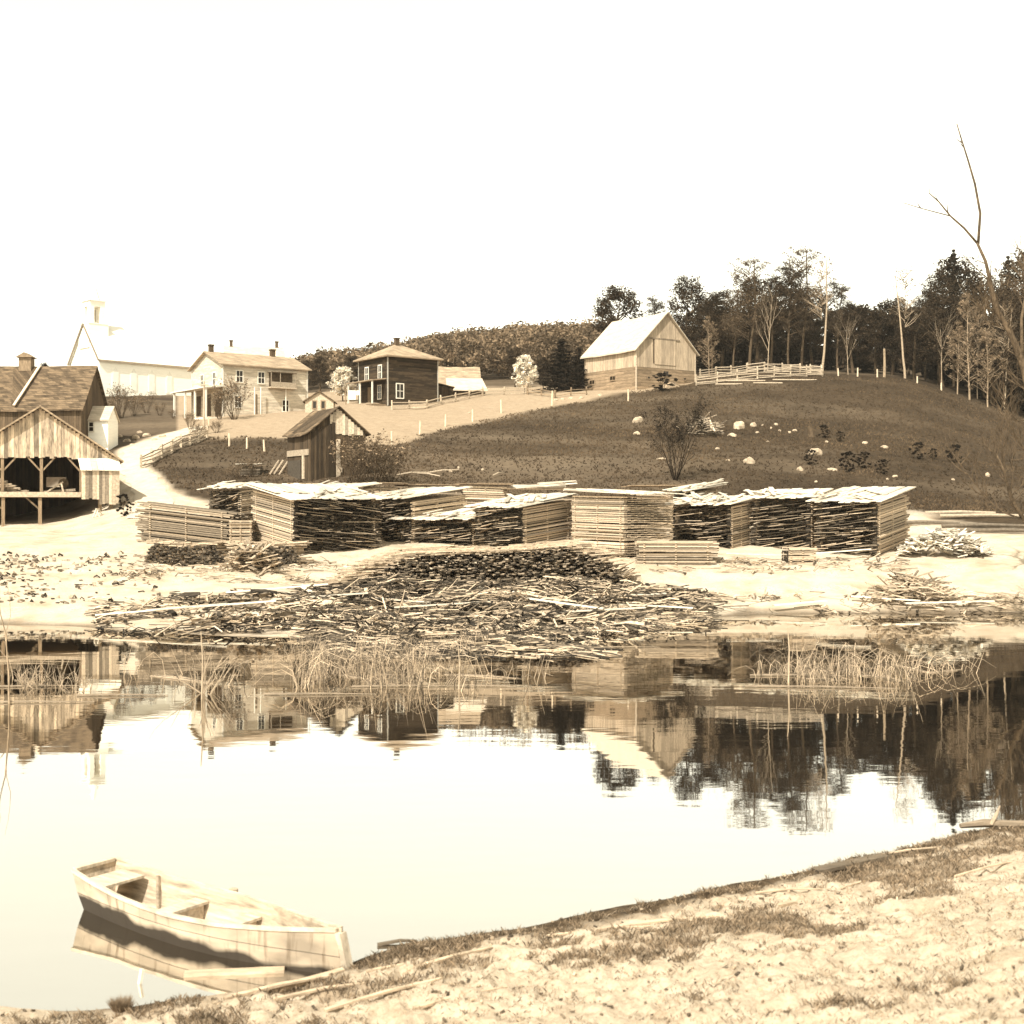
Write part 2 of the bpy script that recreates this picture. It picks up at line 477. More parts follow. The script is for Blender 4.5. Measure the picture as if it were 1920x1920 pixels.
def build_ground():
    u = np.concatenate([[-1.6, -1.4, -1.25, -1.1, -0.9, -0.75, -0.65, -0.58, -0.53, -0.49], np.linspace(-0.46, 0.46, 300), [0.49, 0.53, 0.58, 0.65, 0.75, 0.9, 1.1, 1.25, 1.4, 1.6]])
    y = np.concatenate([np.linspace(-30, 8, 20), np.arange(8.2, 23.5, 0.055), np.linspace(24, 48, 14), np.arange(48.5, 80, 0.28), np.arange(80, 200, 0.55), np.linspace(201, 420, 40), np.geomspace(440, 900, 8)])
    U, Yg = np.meshgrid(u, y)
    X = U * np.maximum(Yg, 5.0)
    Z = terrain(X, Yg)
    px = 960 + F * X / np.maximum(Yg, 4)
    n1 = fbm(X * 0.25 + 3, Yg * 0.25, 4)
    gl = np.interp(px, [-700, 0, 200, 320, 420, 600, 900, 1300, 1700, 1800, 1920, 2400], [118, 116, 112, 104, 98, 95, 97, 97, 96, 90, 86, 84])
    grass = np.clip((Yg - gl + 8 * n1) / 3 + 0.5, 0, 1)
    road = road_mask(X, Yg)
    grass = grass * (1 - road)
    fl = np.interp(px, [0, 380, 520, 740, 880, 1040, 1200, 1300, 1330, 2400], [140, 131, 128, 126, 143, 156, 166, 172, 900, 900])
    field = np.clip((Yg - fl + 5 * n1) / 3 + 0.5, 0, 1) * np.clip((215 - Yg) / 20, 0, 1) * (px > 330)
    sunlit_dry = np.clip((1330 - px) / 900, 0, 0.3) * np.clip(0.5 + 2.5 * fbm(X * 0.05 + 0.12 * Yg, Yg * 0.16, 4), 0, 1) * (Yg > 95)  # left of the hill lightened, its sunlight put into the grass colour
    sunlit_dry = np.maximum(sunlit_dry, 0.2 * np.clip(4 * fbm(X * 0.07 + 50, Yg * 0.12, 4), 0, 1) * (Yg > 95))
    field = np.maximum(field, sunlit_dry)
    sh = np.interp(px, PXK, SHORE)
    t = near_t(X, Yg)
    near = (Yg < 33).astype(float)
    mudw = np.interp(px, [0, 340, 700, 1200, 1900], [0.25, 0.35, 1.1, 1.6, 2.2])
    n2 = fbm(X * 1.3, Yg * 1.3, 4)
    mud = near * np.clip((mudw - t + 1.6 * n2) / 0.6, 0, 1)
    litter_shade = np.clip(np.minimum((px - 540) / 80, (1330 - px) / 80), 0, 1) * np.clip((66.5 - Yg) / 2, 0, 1) * np.clip(0.75 + 2.5 * fbm(X * 0.5 + 30, Yg * 0.7, 3), 0, 1)  # dark bark litter, coloured to paint shade in the gaps between sticks
    litter_shade = np.maximum(litter_shade, 0.8 * np.clip(np.minimum((px - 150) / 60, (600 - px) / 60), 0, 1) * np.clip((63.5 - Yg) / 2, 0, 1) * np.clip(8 * fbm(X * 0.5 + 30, Yg * 0.7, 3), 0, 1))
    mud = np.maximum(mud, (1 - near) * litter_shade)  # mud mask also carries the painted gap shade
    mud = np.maximum(mud, (1 - near) * np.clip((0.9 - (Yg - sh) + 2 * n1) / 1.0, 0, 1) * 0.8)
    tuft = near * np.clip((n2 + 0.25 * fbm(X * 5, Yg * 5, 3) - 0.02 + 0.16 * np.clip((px - 900) / 900, 0, 1) * np.clip((4.5 - t) / 2, 0, 1) - 0.16 * np.clip((t - 3) / 3, 0, 1.2)) * 6, 0, 1) * (t > 0.3)
    nv, nu = U.shape
    me = bpy.data.meshes.new('ground')
    idx = np.arange(nv * nu).reshape(nv, nu)
    q = np.stack([idx[:-1, :-1], idx[:-1, 1:], idx[1:, 1:], idx[1:, :-1]], -1).reshape(-1, 4)
    me.from_pydata(np.stack([X, Yg, Z], -1).reshape(-1, 3).tolist(), [], q.tolist())
    me.polygons.foreach_set('use_smooth', [True] * len(q))
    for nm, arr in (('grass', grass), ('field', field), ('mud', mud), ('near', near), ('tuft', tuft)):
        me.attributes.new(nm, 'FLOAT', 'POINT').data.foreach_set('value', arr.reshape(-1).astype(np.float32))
    m, n, b = base_mat('ground_earth')
    b.inputs['Roughness'].default_value = 0.95
    b.inputs['Specular IOR Level'].default_value = 0.1
    tc = N(n, 'TexCoord')
    def noise(sc, det=6, st=(1, 1, 1)):
        mp = N(n, 'Mapping')
        mp.inputs['Scale'].default_value = st
        n.links.new(tc.outputs['Object'], mp.inputs[0])
        z = N(n, 'TexNoise')
        z.inputs['Scale'].default_value = sc
        z.inputs['Detail'].default_value = det
        z.inputs['Roughness'].default_value = 0.65
        n.links.new(mp.outputs[0], z.inputs['Vector'])
        return z.outputs[0]
    def ramp(f, a, c, lo=0.3, hi=0.7):
        r = N(n, 'ValToRGB')
        r.color_ramp.elements[0].position, r.color_ramp.elements[0].color = lo, a
        r.color_ramp.elements[1].position, r.color_ramp.elements[1].color = hi, c
        n.links.new(f, r.inputs[0])
        return r.outputs[0]
    def mix(f, a, c):
        o = N(n, 'Mix', data_type='RGBA')
        n.links.new(f, o.inputs[0])
        n.links.new(a, o.inputs[6])
        n.links.new(c, o.inputs[7])
        return o.outputs[2]
    def attr(nm):
        return N(n, 'Attribute', attribute_name=nm).outputs['Fac']
    nb, ns, nf = noise(0.10, 5, (0.6, 1.6, 1)), noise(1.6), noise(9)
    sand = ramp(noise(0.5), S(0.27), S(0.42), 0.32, 0.6)
    chips = ramp(nf, S(0.12), S(0.45), 0.30, 0.48)
    sand = mix(math_(n, 'MULTIPLY', ramp(noise(0.35, 3), (0, 0, 0, 1), (1, 1, 1, 1), 0.5, 0.6), 0.8), sand, chips)
    gcol = ramp(math_(n, 'ADD', math_(n, 'MULTIPLY', nb, 0.5), math_(n, 'MULTIPLY', ns, 0.5)), S(0.011), S(0.052), 0.38, 0.62)
    gcol2 = ramp(noise(3.5), S(0.012), S(0.052), 0.3, 0.7)
    half = N(n, 'Value')
    half.outputs[0].default_value = 0.45
    gcol = mix(half.outputs[0], gcol, gcol2)
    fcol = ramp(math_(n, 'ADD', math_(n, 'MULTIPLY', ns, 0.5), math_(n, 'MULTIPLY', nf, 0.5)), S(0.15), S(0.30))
    ncol = ramp(noise(2.2), S(0.22), S(0.40), 0.3, 0.62)
    nfine = ramp(noise(18, 5), S(0.19), S(0.40), 0.30, 0.55)
    ncol = mix(half.outputs[0], ncol, nfine)
    tcol = ramp(noise(14, 5), S(0.06), S(0.24), 0.34, 0.66)
    mcol = ramp(noise(6), S(0.025), S(0.11), 0.38, 0.72)
    c = mix(attr('grass'), sand, gcol)
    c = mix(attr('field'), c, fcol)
    c = mix(attr('near'), c, ncol)
    c = mix(math_(n, 'MULTIPLY', attr('tuft'), 0.8), c, tcol)
    c = mix(attr('mud'), c, mcol)
    n.links.new(c, b.inputs['Base Color'])
    bp = N(n, 'Bump')
    bp.inputs['Strength'].default_value = 0.6
    bp.inputs['Distance'].default_value = 0.08
    n.links.new(math_(n, 'ADD', noise(5), math_(n, 'MULTIPLY', noise(22, 4), 0.5)), bp.inputs['Height'])
    n.links.new(bp.outputs[0], b.inputs['Normal'])
    me.materials.append(m)
    o = bpy.data.objects.new('ground', me)
    COL.objects.link(o)
    o['kind'] = 'structure'
build_ground()

def build_water():
    me = bpy.data.meshes.new('water')
    me.from_pydata([(-170, -6, 0), (170, -6, 0), (170, 92, 0), (-170, 92, 0)], [], [(0, 1, 2, 3)])
    m, n, b = base_mat('pond_water')
    b.inputs['Base Color'].default_value = S(0.006)
    b.inputs['Specular IOR Level'].default_value = 0.0
    b.inputs['Roughness'].default_value = 0.03
    gl = N(n, 'BsdfGlossy')
    gl.inputs['Roughness'].default_value = 0.02
    gl.inputs['Color'].default_value = (1, 0.98, 0.94, 1)
    lw = N(n, 'LayerWeight')
    lw.inputs['Blend'].default_value = 0.90
    mxs = N(n, 'MixShader')
    lwf = N(n, 'MapRange')
    lwf.inputs[3].default_value, lwf.inputs[4].default_value = 0.74, 0.72
    n.links.new(lw.outputs['Fresnel'], lwf.inputs[0])
    n.links.new(lwf.outputs[0], mxs.inputs[0])
    n.links.new(b.outputs[0], mxs.inputs[1])
    n.links.new(gl.outputs[0], mxs.inputs[2])
    n.links.new(mxs.outputs[0], n.nodes['Material Output'].inputs[0])
    tc = N(n, 'TexCoord')
    hs = None
    for sc, st, wgt in ((0.55, (0.35, 1.0, 1), 1.0), (2.6, (0.4, 1, 1), 0.22)):
        mp = N(n, 'Mapping')
        mp.inputs['Scale'].default_value = st
        n.links.new(tc.outputs['Object'], mp.inputs[0])
        z = N(n, 'TexNoise')
        z.inputs['Scale'].default_value = sc
        z.inputs['Detail'].default_value = 2
        n.links.new(mp.outputs[0], z.inputs['Vector'])
        t = math_(n, 'MULTIPLY', z.outputs[0], wgt)
        hs = t if hs is None else math_(n, 'ADD', hs, t)
    bp = N(n, 'Bump')
    bp.inputs['Strength'].default_value = 0.085
    bp.inputs['Distance'].default_value = 0.05
    n.links.new(hs, bp.inputs['Height'])
    n.links.new(bp.outputs[0], b.inputs['Normal'])
    n.links.new(bp.outputs[0], gl.inputs['Normal'])
    n.links.new(bp.outputs[0], lw.inputs['Normal'])
    me.materials.append(m)
    o = bpy.data.objects.new('water', me)
    COL.objects.link(o)
    o['kind'] = 'structure'
build_water()

def build_road():
    """wagon track laid on the ground sheet"""
    mb = MB()
    ys = np.arange(93, 140, 0.8)
    c = np.interp(ys, [92, 98, 106, 116, 126, 134, 140], [262, 292, 275, 248, 268, 320, 380])
    wd = np.interp(ys, [92, 98, 106, 116, 126, 134, 140], [34, 36, 28, 22, 34, 28, 14])
    nn = 10
    for j in range(len(ys)):
        for i in range(nn + 1):
            px = c[j] + wd[j] * (i / nn * 2 - 1) + 3 * math.sin(ys[j] * 1.3 + i)
            X = (px - 960) / F * ys[j]
            mb.v.append((X, ys[j], gz(X, ys[j]) + 0.05))
    for j in range(len(ys) - 1):
        for i in range(nn):
            a = j * (nn + 1) + i
            mb.f.append((a, a + 1, a + nn + 2, a + nn + 1))
            mb.t.append(1.0)
    o = mb.build('road', surf('road_sand', 0.42, 0.2, 1.2, bump=0.15), smooth=True)
    o['kind'] = 'structure'
build_road()

# ------------------------------------------------------------------ buildings
def window(root, mat, c, ww, hh, face='x', out=-0.04, bars=(1, 1), name='window'):
    """frame (with sill) > pane, on a wall whose outside looks along -y (face x) or -x (face y)"""
    cx, cz = c[0], c[1]
    fr, pn = MB(), MB()
    t = 0.12
    def bx(mb, a0, a1, z0, z1, d0, d1, tone=1.0):
        off = c[2] if len(c) > 2 else 0
        if face == 'x': mb.box(a0, a1, off + d0, off + d1, z0, z1, tone)
        else: mb.box(off + d0, off + d1, a0, a1, z0, z1, tone)
    x0, x1, z0, z1 = cx - ww / 2, cx + ww / 2, cz - hh / 2, cz + hh / 2
    bx(fr, x0 - t, x0, z0 - t, z1 + t, out, 0.02)
    bx(fr, x1, x1 + t, z0 - t, z1 + t, out, 0.02)
    bx(fr, x0, x1, z1, z1 + t, out, 0.02)
    bx(fr, x0, x1, z0 - t, z0, out - 0.05, 0.02)
    for i in range(bars[0]):
        xx = x0 + ww * (i + 1) / (bars[0] + 1)
        bx(fr, xx - 0.025, xx + 0.025, z0, z1, out + 0.005, 0.01)
    for i in range(bars[1]):
        zz = z0 + hh * (i + 1) / (bars[1] + 1)
        bx(fr, x0, x1, zz - 0.03, zz + 0.03, out + 0.012, 0.01)
    bx(pn, x0, x1, z0, z1, out + 0.022, -0.003)
    f = fr.build(name, mat, root)
    pn.build('pane', M['glass'], f)
    return f

def gable_wall(w_, d, eave, rise, axis='y', z0=0.0):
    mb = MB()
    mb.prism([(0, z0), (w_, z0), (w_, eave), (w_ / 2, eave + rise), (0, eave)], 0, d, axis=axis) if axis == 'y' else \
        mb.prism([(0, z0), (w_, z0), (w_, eave), (w_ / 2, eave + rise), (0, eave)], 0, d, axis='x')
    return mb

def gable_roof(w_, d, eave, rise, axis='y', over=0.45, side=0.35, th=0.14, sag=0.0, lift=0.02):
    """two roof slabs; axis = direction of the ridge"""
    mb = MB()
    half = w_ / 2
    sl = rise / half
    n = 8
    for sgn in (-1, 1):
        rows = []
        for i in range(n + 1):
            k = i / n
            y = -over + (d + 2 * over) * k
            dip = -sag * math.sin(math.pi * k) + (0.03 * math.sin(i * 2.1) if sag else 0)
            xe, ze = half + sgn * (half + side), eave - side * sl + lift + dip
            xr, zr = half + sgn * 0.001, eave + rise + lift + dip * 1.2
            rows.append(((xe, y, ze), (xr, y, zr), (xr, y, zr + th), (xe, y, ze + th)))
        for i in range(n):
            a, b = rows[i], rows[i + 1]
            mb.add([*a, *b], [(0, 1, 5, 4), (3, 7, 6, 2), (0, 4, 7, 3)] + ([(0, 3, 2, 1)] if i == 0 else []) + ([(4, 5, 6, 7)] if i == n - 1 else []))
    if axis == 'x':
        mb.v = [(y, x, z) for x, y, z in mb.v]
        mb.f = [tuple(reversed(f)) for f in mb.f]
    return mb

def chimney(root, x, y, z0, z1, s=0.5):
    mb = MB()
    mb.box(x - s / 2, x + s / 2, y - s / 2, y + s / 2, z0, z1 - 0.15)
    mb.box(x - s / 2 - 0.07, x + s / 2 + 0.07, y - s / 2 - 0.07, y + s / 2 + 0.07, z1 - 0.15, z1, 0.8)
    return mb.build('chimney', M['brick'], root)

def barn():
    Y, a = 168.0, R(35)
    p = at(1193, 735, Y)
    p.z = 20.2
    r = thing('barn', 'large weathered timber barn with steep pale roof standing on the hilltop', 'barn', p, a)
    W_, L_, mid = 10.5, 11.0, 3.35
    lo = MB()
    lo.box(0.03, W_ - 0.03, 0.03, L_ - 0.03, -1.5, mid)
    o = lo.build('lower_wall', M['barnh'], r)
    o['label'] = 'darker wall of lying logs below the upright boards'
    up = gable_wall(W_, L_, 5.8, 5.0, 'y', mid)
    up.build('wall', M['barnv'], r)
    gable_roof(W_, L_, 5.8, 5.0, 'y', 0.4, 0.45, 0.16, sag=0.1).build('roof', M['pshingle'], r)
    # great door in the gable
    d = MB()
    d.box(W_ / 2 - 2.1, W_ / 2 + 1.7, -0.07, 0.01, mid + 0.5, 7.2, 1.05)
    d.box(W_ / 2 - 3.0, W_ / 2 + 2.4, -0.10, 0.01, 7.2, 7.38, 0.55)
    o = d.build('door', M['barnv'], r)
    s = MB()
    s.box(W_ / 2 - 2.33, W_ / 2 - 2.1, -0.03, 0.02, mid + 0.6, 7.2)
    s.build('door_gap', M['dark'], r)
    t = MB()
    t.box(-0.06, 0.1, -0.06, 0.1, -1.2, 5.8)
    t.build('corner_board', M['rail'], r)
    t = MB()
    t.box(W_ - 0.1, W_ + 0.06, -0.06, 0.1, -1.0, 5.8)
    t.build('corner_board', M['rail'], r)
    for x, z, ww, hh in ((5.2, 2.75, 0.9, 0.55), (5.25, 1.5, 0.45, 0.9), (2.2, 2.0, 0.35, 0.25), (8.6, 2.2, 0.4, 0.22)):
        window(r, M['old'], (x, z, 0.03), ww, hh, 'x', bars=(1, 0) if ww > 0.6 else (0, 0))
    for y, z in ((4.9, 2.2), (9.3, 2.0)):
        window(r, M['old'], (y, z, 0.03), 1.05, 0.5, 'y', bars=(1, 0))
    # earth mound against the gable
    mb = MB()
    nr, ns = 10, 24
    for i in range(nr + 1):
        for j in range(ns):
            an = 2 * math.pi * j / ns
            rr = i / nr
            k = 1 + 0.15 * math.sin(3 * an + 1) + 0.06 * random.uniform(-1, 1)
            mb.v.append((5.1 + 3.9 * rr * math.cos(an) * k, -1.2 + 2.6 * rr * math.sin(an) * k, 2.15 * (1 - rr ** 1.3) - 0.7 + 0.12 * random.random()))
    for i in range(nr):
        for j in range(ns):
            mb.f.append((i * ns + j, i * ns + (j + 1) % ns, (i + 1) * ns + (j + 1) % ns, (i + 1) * ns + j))
            mb.t.append(1.0 if i > 4 else 0.8)
    o = mb.build('earth_mound', surf('mound_sand', 0.22, 0.7, 0.9, bump=0.6), smooth=True, loc=tuple(p))
    o.rotation_euler = (0, 0, a)
    o['kind'] = 'structure'
barn()

def dark_house():
    Y, a = 158.0, R(36)
    p = at(727, 756, Y)
    r = thing('farmhouse', 'dark clapboard house with low pyramid roof and small front porch', 'house', p, a)
    s, e = 7.3, 5.75
    wb = MB()
    wb.box(0, s, 0, s, -1.2, e)
    wb.build('wall', M['darkclap'], r)
    rf = MB()
    o_ = 0.55
    q = [(-o_, -o_, e), (s + o_, -o_, e), (s + o_, s + o_, e), (-o_, s + o_, e)]
    ap = [(s / 2 - 0.5, s / 2, e + 2.05), (s / 2 + 0.5, s / 2, e + 2.05)]
    vs = q + [(x, y, z + 0.16) for x, y, z in q] + ap
    rf.add(vs, [(3, 2, 1, 0), (0, 1, 5, 4), (1, 2, 6, 5), (2, 3, 7, 6), (3, 0, 4, 7), (4, 5, 9, 8), (5, 6, 9), (6, 7, 8, 9), (7, 4, 8)])
    ro = rf.build('roof', M['gshingle'], r)
    chimney(ro, s / 2 - 0.2, s / 2, e + 1.7, e + 2.95, 0.5)
    for x, y in ((0, 0), (s, 0), (0, s)):
        cb = MB()
        cb.box(x - 0.04, x + 0.09, y - 0.04, y + 0.09, -0.3, e, 0.5)
        cb.build('corner_board', M['trim'], r)
    window(r, M['trim'], (1.75, 1.6), 0.95, 1.7, 'x')
    for y in (1.9, 5.2):
        window(r, M['trim'], (y, 4.0), 0.75, 1.6, 'y')
    window(r, M['trim'], (2.0, 1.5), 0.8, 1.6, 'y')
    d = MB()
    d.box(-0.06, 0.02, 3.9, 4.9, 0.1, 2.3)
    d.build('door', M['old'], r)
    pr = MB()
    pr.hexa([(-2.1, 0.3, 2.75), (-2.1, 6.9, 2.75), (0.0, 6.9, 3.0), (0.0, 0.3, 3.0), (-2.1, 0.3, 2.87), (-2.1, 6.9, 2.87), (0.0, 6.9, 3.15), (0.0, 0.3, 3.15)])
    pr.build('porch_roof', M['gshingle'], r)
    for y in (0.55, 3.6, 6.6):
        k = MB()
        k.box(-1.95, -1.8, y - 0.08, y + 0.08, -0.1, 2.75)
        k.build('porch_post', M['trim'], r)
    fl = MB()
    fl.box(-2.1, -0.02, 0.3, 6.9, -0.5, -0.1, 0.8)
    fl.build('porch_floor', M['old'], r)
    # back barns
    q = at(822, 745, 172)
    r2 = thing('outbuilding', 'low outbuilding with two pale tilted roofs behind the dark house', 'shed', q, R(6))
    gable_wall(5.4, 5.5, 1.9, 2.4, 'x').build('wall', M['barnv'], r2)
    gable_roof(5.4, 5.5, 1.9, 2.4, 'x', 0.3, 0.4, sag=0.08).build('roof', M['gshingle'], r2)
    lw = MB()
    lw.box(1.4, 6.1, -2.6, -0.6, -0.5, 0.75)
    lw.build('lean_to_wall', M['oldv'], r2)
    lr = MB()
    lr.hexa([(1.0, -3.0, 0.65), (6.4, -3.0, 0.65), (5.9, 0.3, 2.5), (1.0, 0.3, 2.5), (1.0, -3.0, 0.78), (6.4, -3.0, 0.78), (5.9, 0.3, 2.63), (1.0, 0.3, 2.63)])
    lr.build('lean_to_roof', M['pshingle'], r2)
    q = at(818, 746, 166)
    r3 = thing('woodshed', 'small dark lean-to shed against the right of the dark house', 'shed', q, R(8))
    k = MB()
    k.box(0, 2.2, 0, 2.0, -0.5, 1.5)
    k.build('wall', M['oldv'], r3)
    k = MB()
    k.hexa([(-0.1, -0.2, 1.9), (2.4, -0.2, 1.35), (2.4, 2.2, 1.35), (-0.1, 2.2, 1.9), (-0.1, -0.2, 2.0), (2.4, -0.2, 1.45), (2.4, 2.2, 1.45), (-0.1, 2.2, 2.0)])
    k.build('roof', M['shingle'], r3)
dark_house()

def cream_house():
    Y, b = 150.0, R(37)
    p = at(418, 787, Y)
    r = thing('farmhouse', 'long cream two-storey house with porch at its left gable end', 'house', p, b)
    L_, W_, e, rise = 11.0, 9.0, 6.55, 1.75
    gable_wall(W_, L_, e, rise, 'x', -1.5).build('wall', M['cream'], r)
    ro = gable_roof(W_, L_, e, rise, 'x', 0.45, 0.45).build('roof', M['gshingle'], r)
    chimney(ro, 0.5, W_ / 2, e + rise - 0.2, e + rise + 1.0, 0.5)
    chimney(ro, 8.6, W_ / 2, e + rise - 0.2, e + rise + 1.0, 0.55)
    for x, y in ((0, 0), (L_, 0), (0, W_)):
        t = MB()
        t.box(x - 0.05, x + 0.12, y - 0.05, y + 0.12, -1, e, 0.8)
        t.build('corner_board', M['trim'], r)
    for x, z in ((2.1, 5.2), (4.9, 5.2), (1.9, 2.2), (8.1, 2.0)):
        window(r, M['trim'], (x, z), 0.75, 1.3, 'x')
    for y in (2.4, 6.0):
        window(r, M['trim'], (y, 5.0), 0.75, 1.4, 'y')
    # gallery with its posts; a dark panel paints the shade of its recess
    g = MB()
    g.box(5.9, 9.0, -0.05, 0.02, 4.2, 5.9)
    g.build('gallery_shade_panel', M['dark'], r)
    g = MB()
    g.box(5.7, 9.2, -0.9, -0.055, 4.0, 4.15)
    g.box(5.7, 9.2, -0.95, -0.06, 5.92, 6.02, 0.5)
    for x in (5.8, 7.0, 9.1):
        g.box(x - 0.04, x + 0.04, -0.88, -0.80, 4.15, 5.92, 0.6)
    g.box(5.84, 9.06, -0.87, -0.83, 4.15, 4.75, 0.75)
    g.build('gallery', M['rail'], r)
    for x in (3.8, 4.6, 7.9):
        k = MB()
        k.tube([(x, -0.5, -0.8), (x, -0.5, 4.0)], 0.07, 6)
        k.build('post', M['trim'], r)
    d = MB()
    d.box(4.15, 4.35, -0.05, 0.02, -0.3, 3.2, 0.6)
    d.build('drainpipe', M['old'], r)
    # porch on the gable end (left)
    pr = MB()
    pr.hexa([(-2.6, -0.6, 3.6), (-2.6, W_ + 0.6, 3.6), (0, W_ + 0.6, 3.85), (0, -0.6, 3.85), (-2.6, -0.6, 3.75), (-2.6, W_ + 0.6, 3.75), (0, W_ + 0.6, 4.0), (0, -0.6, 4.0)])
    pr.build('porch_roof', M['trim'], r)
    for y in (-0.4, 2.7, 5.6, 8.9):
        k = MB()
        k.box(-2.4, -2.2, y - 0.1, y + 0.1, 0.2, 3.6)
        k.build('porch_post', M['trim'], r)
    fl = MB()
    fl.box(-2.6, -0.02, -0.6, W_ + 0.6, -0.3, 0.2)
    fl.build('porch_floor', M['trim'], r)
    for y in (1.2, 4.2, 7.2):
        k = MB()
        k.box(-0.06, 0.02, y - 0.85, y + 0.85, 0.25, 3.2)
        k.build('door', M['dark'], r)
    st = MB()
    for i in range(7):
        st.box(-2.9 - i * 0.32, -2.6 - i * 0.32, 5.0, 7.5, -1.6, 0.1 - i * 0.22, 0.9)
    st.build('steps', M['rail'], r)
    # pale house behind
    q = at(425, 740, 182)
    r2 = thing('house', 'pale house whose light roof and two chimneys show above the cream house', 'house', q, R(12))
    gable_wall(7, 7.8, 5.0, 2.2, 'x', -2).build('wall', M['church'], r2)
    ro = gable_roof(7, 7.8, 5.0, 2.2, 'x').build('roof', M['pshingle'], r2)
    chimney(ro, 0.6, 3.5, 7, 8.2, 0.45)
    chimney(ro, 7.1, 3.5, 7, 8.2, 0.45)
    # little pale outhouse right of it
    q = at(572, 778, 150)
    r3 = thing('outhouse', 'small pale gabled shed between the cream house and the dark house', 'shed', q, R(4))
    gable_wall(3.3, 3, 1.6, 1.1, 'y', -0.8).build('wall', M['rail'], r3)
    gable_roof(3.3, 3, 1.6, 1.1, 'y', 0.25, 0.25).build('roof', M['shingle'], r3)
    for x in (1.1, 2.1):
        window(r3, M['old'], (x, 1.2), 0.35, 0.8, 'x', bars=(0, 0))
cream_house()

def church():
    Y, b = 190.0, R(45)
    p = at(186, 745, Y)
    r = thing('church', 'white church with belfry and steep roof fading into the bright sky', 'church', p, b)
    L_, W_, e, rise = 17.0, 9.0, 5.9, 5.4
    gable_wall(W_, L_, e, rise, 'x', -2).build('wall', M['church'], r)
    gable_roof(W_, L_, e, rise, 'x', 0.35, 0.4).build('roof', surf('pale_church_roof', 0.74, 0.06, 3, bump=0.03), r)
    for x in (2.6, 5.6, 8.6, 11.6):
        f = MB()
        f.prism([(x - 0.55, 1.2), (x + 0.55, 1.2), (x + 0.55, 3.9), (x, 4.7), (x - 0.55, 3.9)], -0.06, 0.01)
        o = f.build('window', M['white'], r)
        g = MB()
        g.prism([(x - 0.38, 1.4), (x + 0.38, 1.4), (x + 0.38, 3.8), (x, 4.35), (x - 0.38, 3.8)], -0.075, -0.05, 1.0)
        g.build('pane', M['white'], o)  # glare washing out the window is put into the white pane
    d = MB()
    d.prism([(W_ / 2 - 0.9, 0), (W_ / 2 + 0.9, 0), (W_ / 2 + 0.9, 2.6), (W_ / 2, 3.3), (W_ / 2 - 0.9, 2.6)], -0.08, 0.01, axis='x')
    d.build('door', M['trim'], r)
    cy = W_ / 2
    bl = MB()
    bl.box(-0.2, 3.0, cy - 1.6, cy + 1.6, e + 1.8, 11.3)
    bl.box(-0.26, 3.06, cy - 1.66, cy + 1.66, 11.3, 11.45)
    bl.build('tower', M['church'], r)
    bf = MB()
    x0, x1, y0, y1 = 0.15, 2.65, cy - 1.25, cy + 1.25
    for x in (x0, x1 - 0.75):
        for y in (y0, y1 - 0.75):
            bf.box(x, x + 0.75, y, y + 0.75, 11.5, 14.0)
    bf.box(x0, x1, y0, y1, 14.0, 14.8)
    bf.box(x0 - 0.2, x1 + 0.2, y0 - 0.2, y1 + 0.2, 14.8, 15.0)
    bf.build('belfry', M['church'], r)
    k = MB()
    k.box(1.2, 1.6, cy - 0.2, cy + 0.2, 11.5, 13.6)
    k.build('bell', M['old'], r)
    sp = MB()
    c = (1.4, cy)
    n = 8
    vs = [(c[0] + 1.0 * math.cos(R(22.5 + 45 * i)), c[1] + 1.0 * math.sin(R(22.5 + 45 * i)), 15.0) for i in range(n)] + [(c[0], c[1], 18.2)]
    sp.add(vs, [(i, (i + 1) % n, n) for i in range(n)])
    sp.build('spire', M['white'], r)
    bb = MB()
    bb.beam((-0.37, -0.42, e - 0.42), (-0.37, cy, e + rise + 0.06), 0.1, 0.3, 0.5)
    bb.beam((-0.37, W_ + 0.42, e - 0.42), (-0.37, cy, e + rise + 0.06), 0.1, 0.3, 0.5)
    bb.box(-0.3, L_ + 0.3, -0.44, -0.36, e - 0.55, e - 0.28, 0.8)
    bb.build('eaves_board', M['rail'], r)
church()

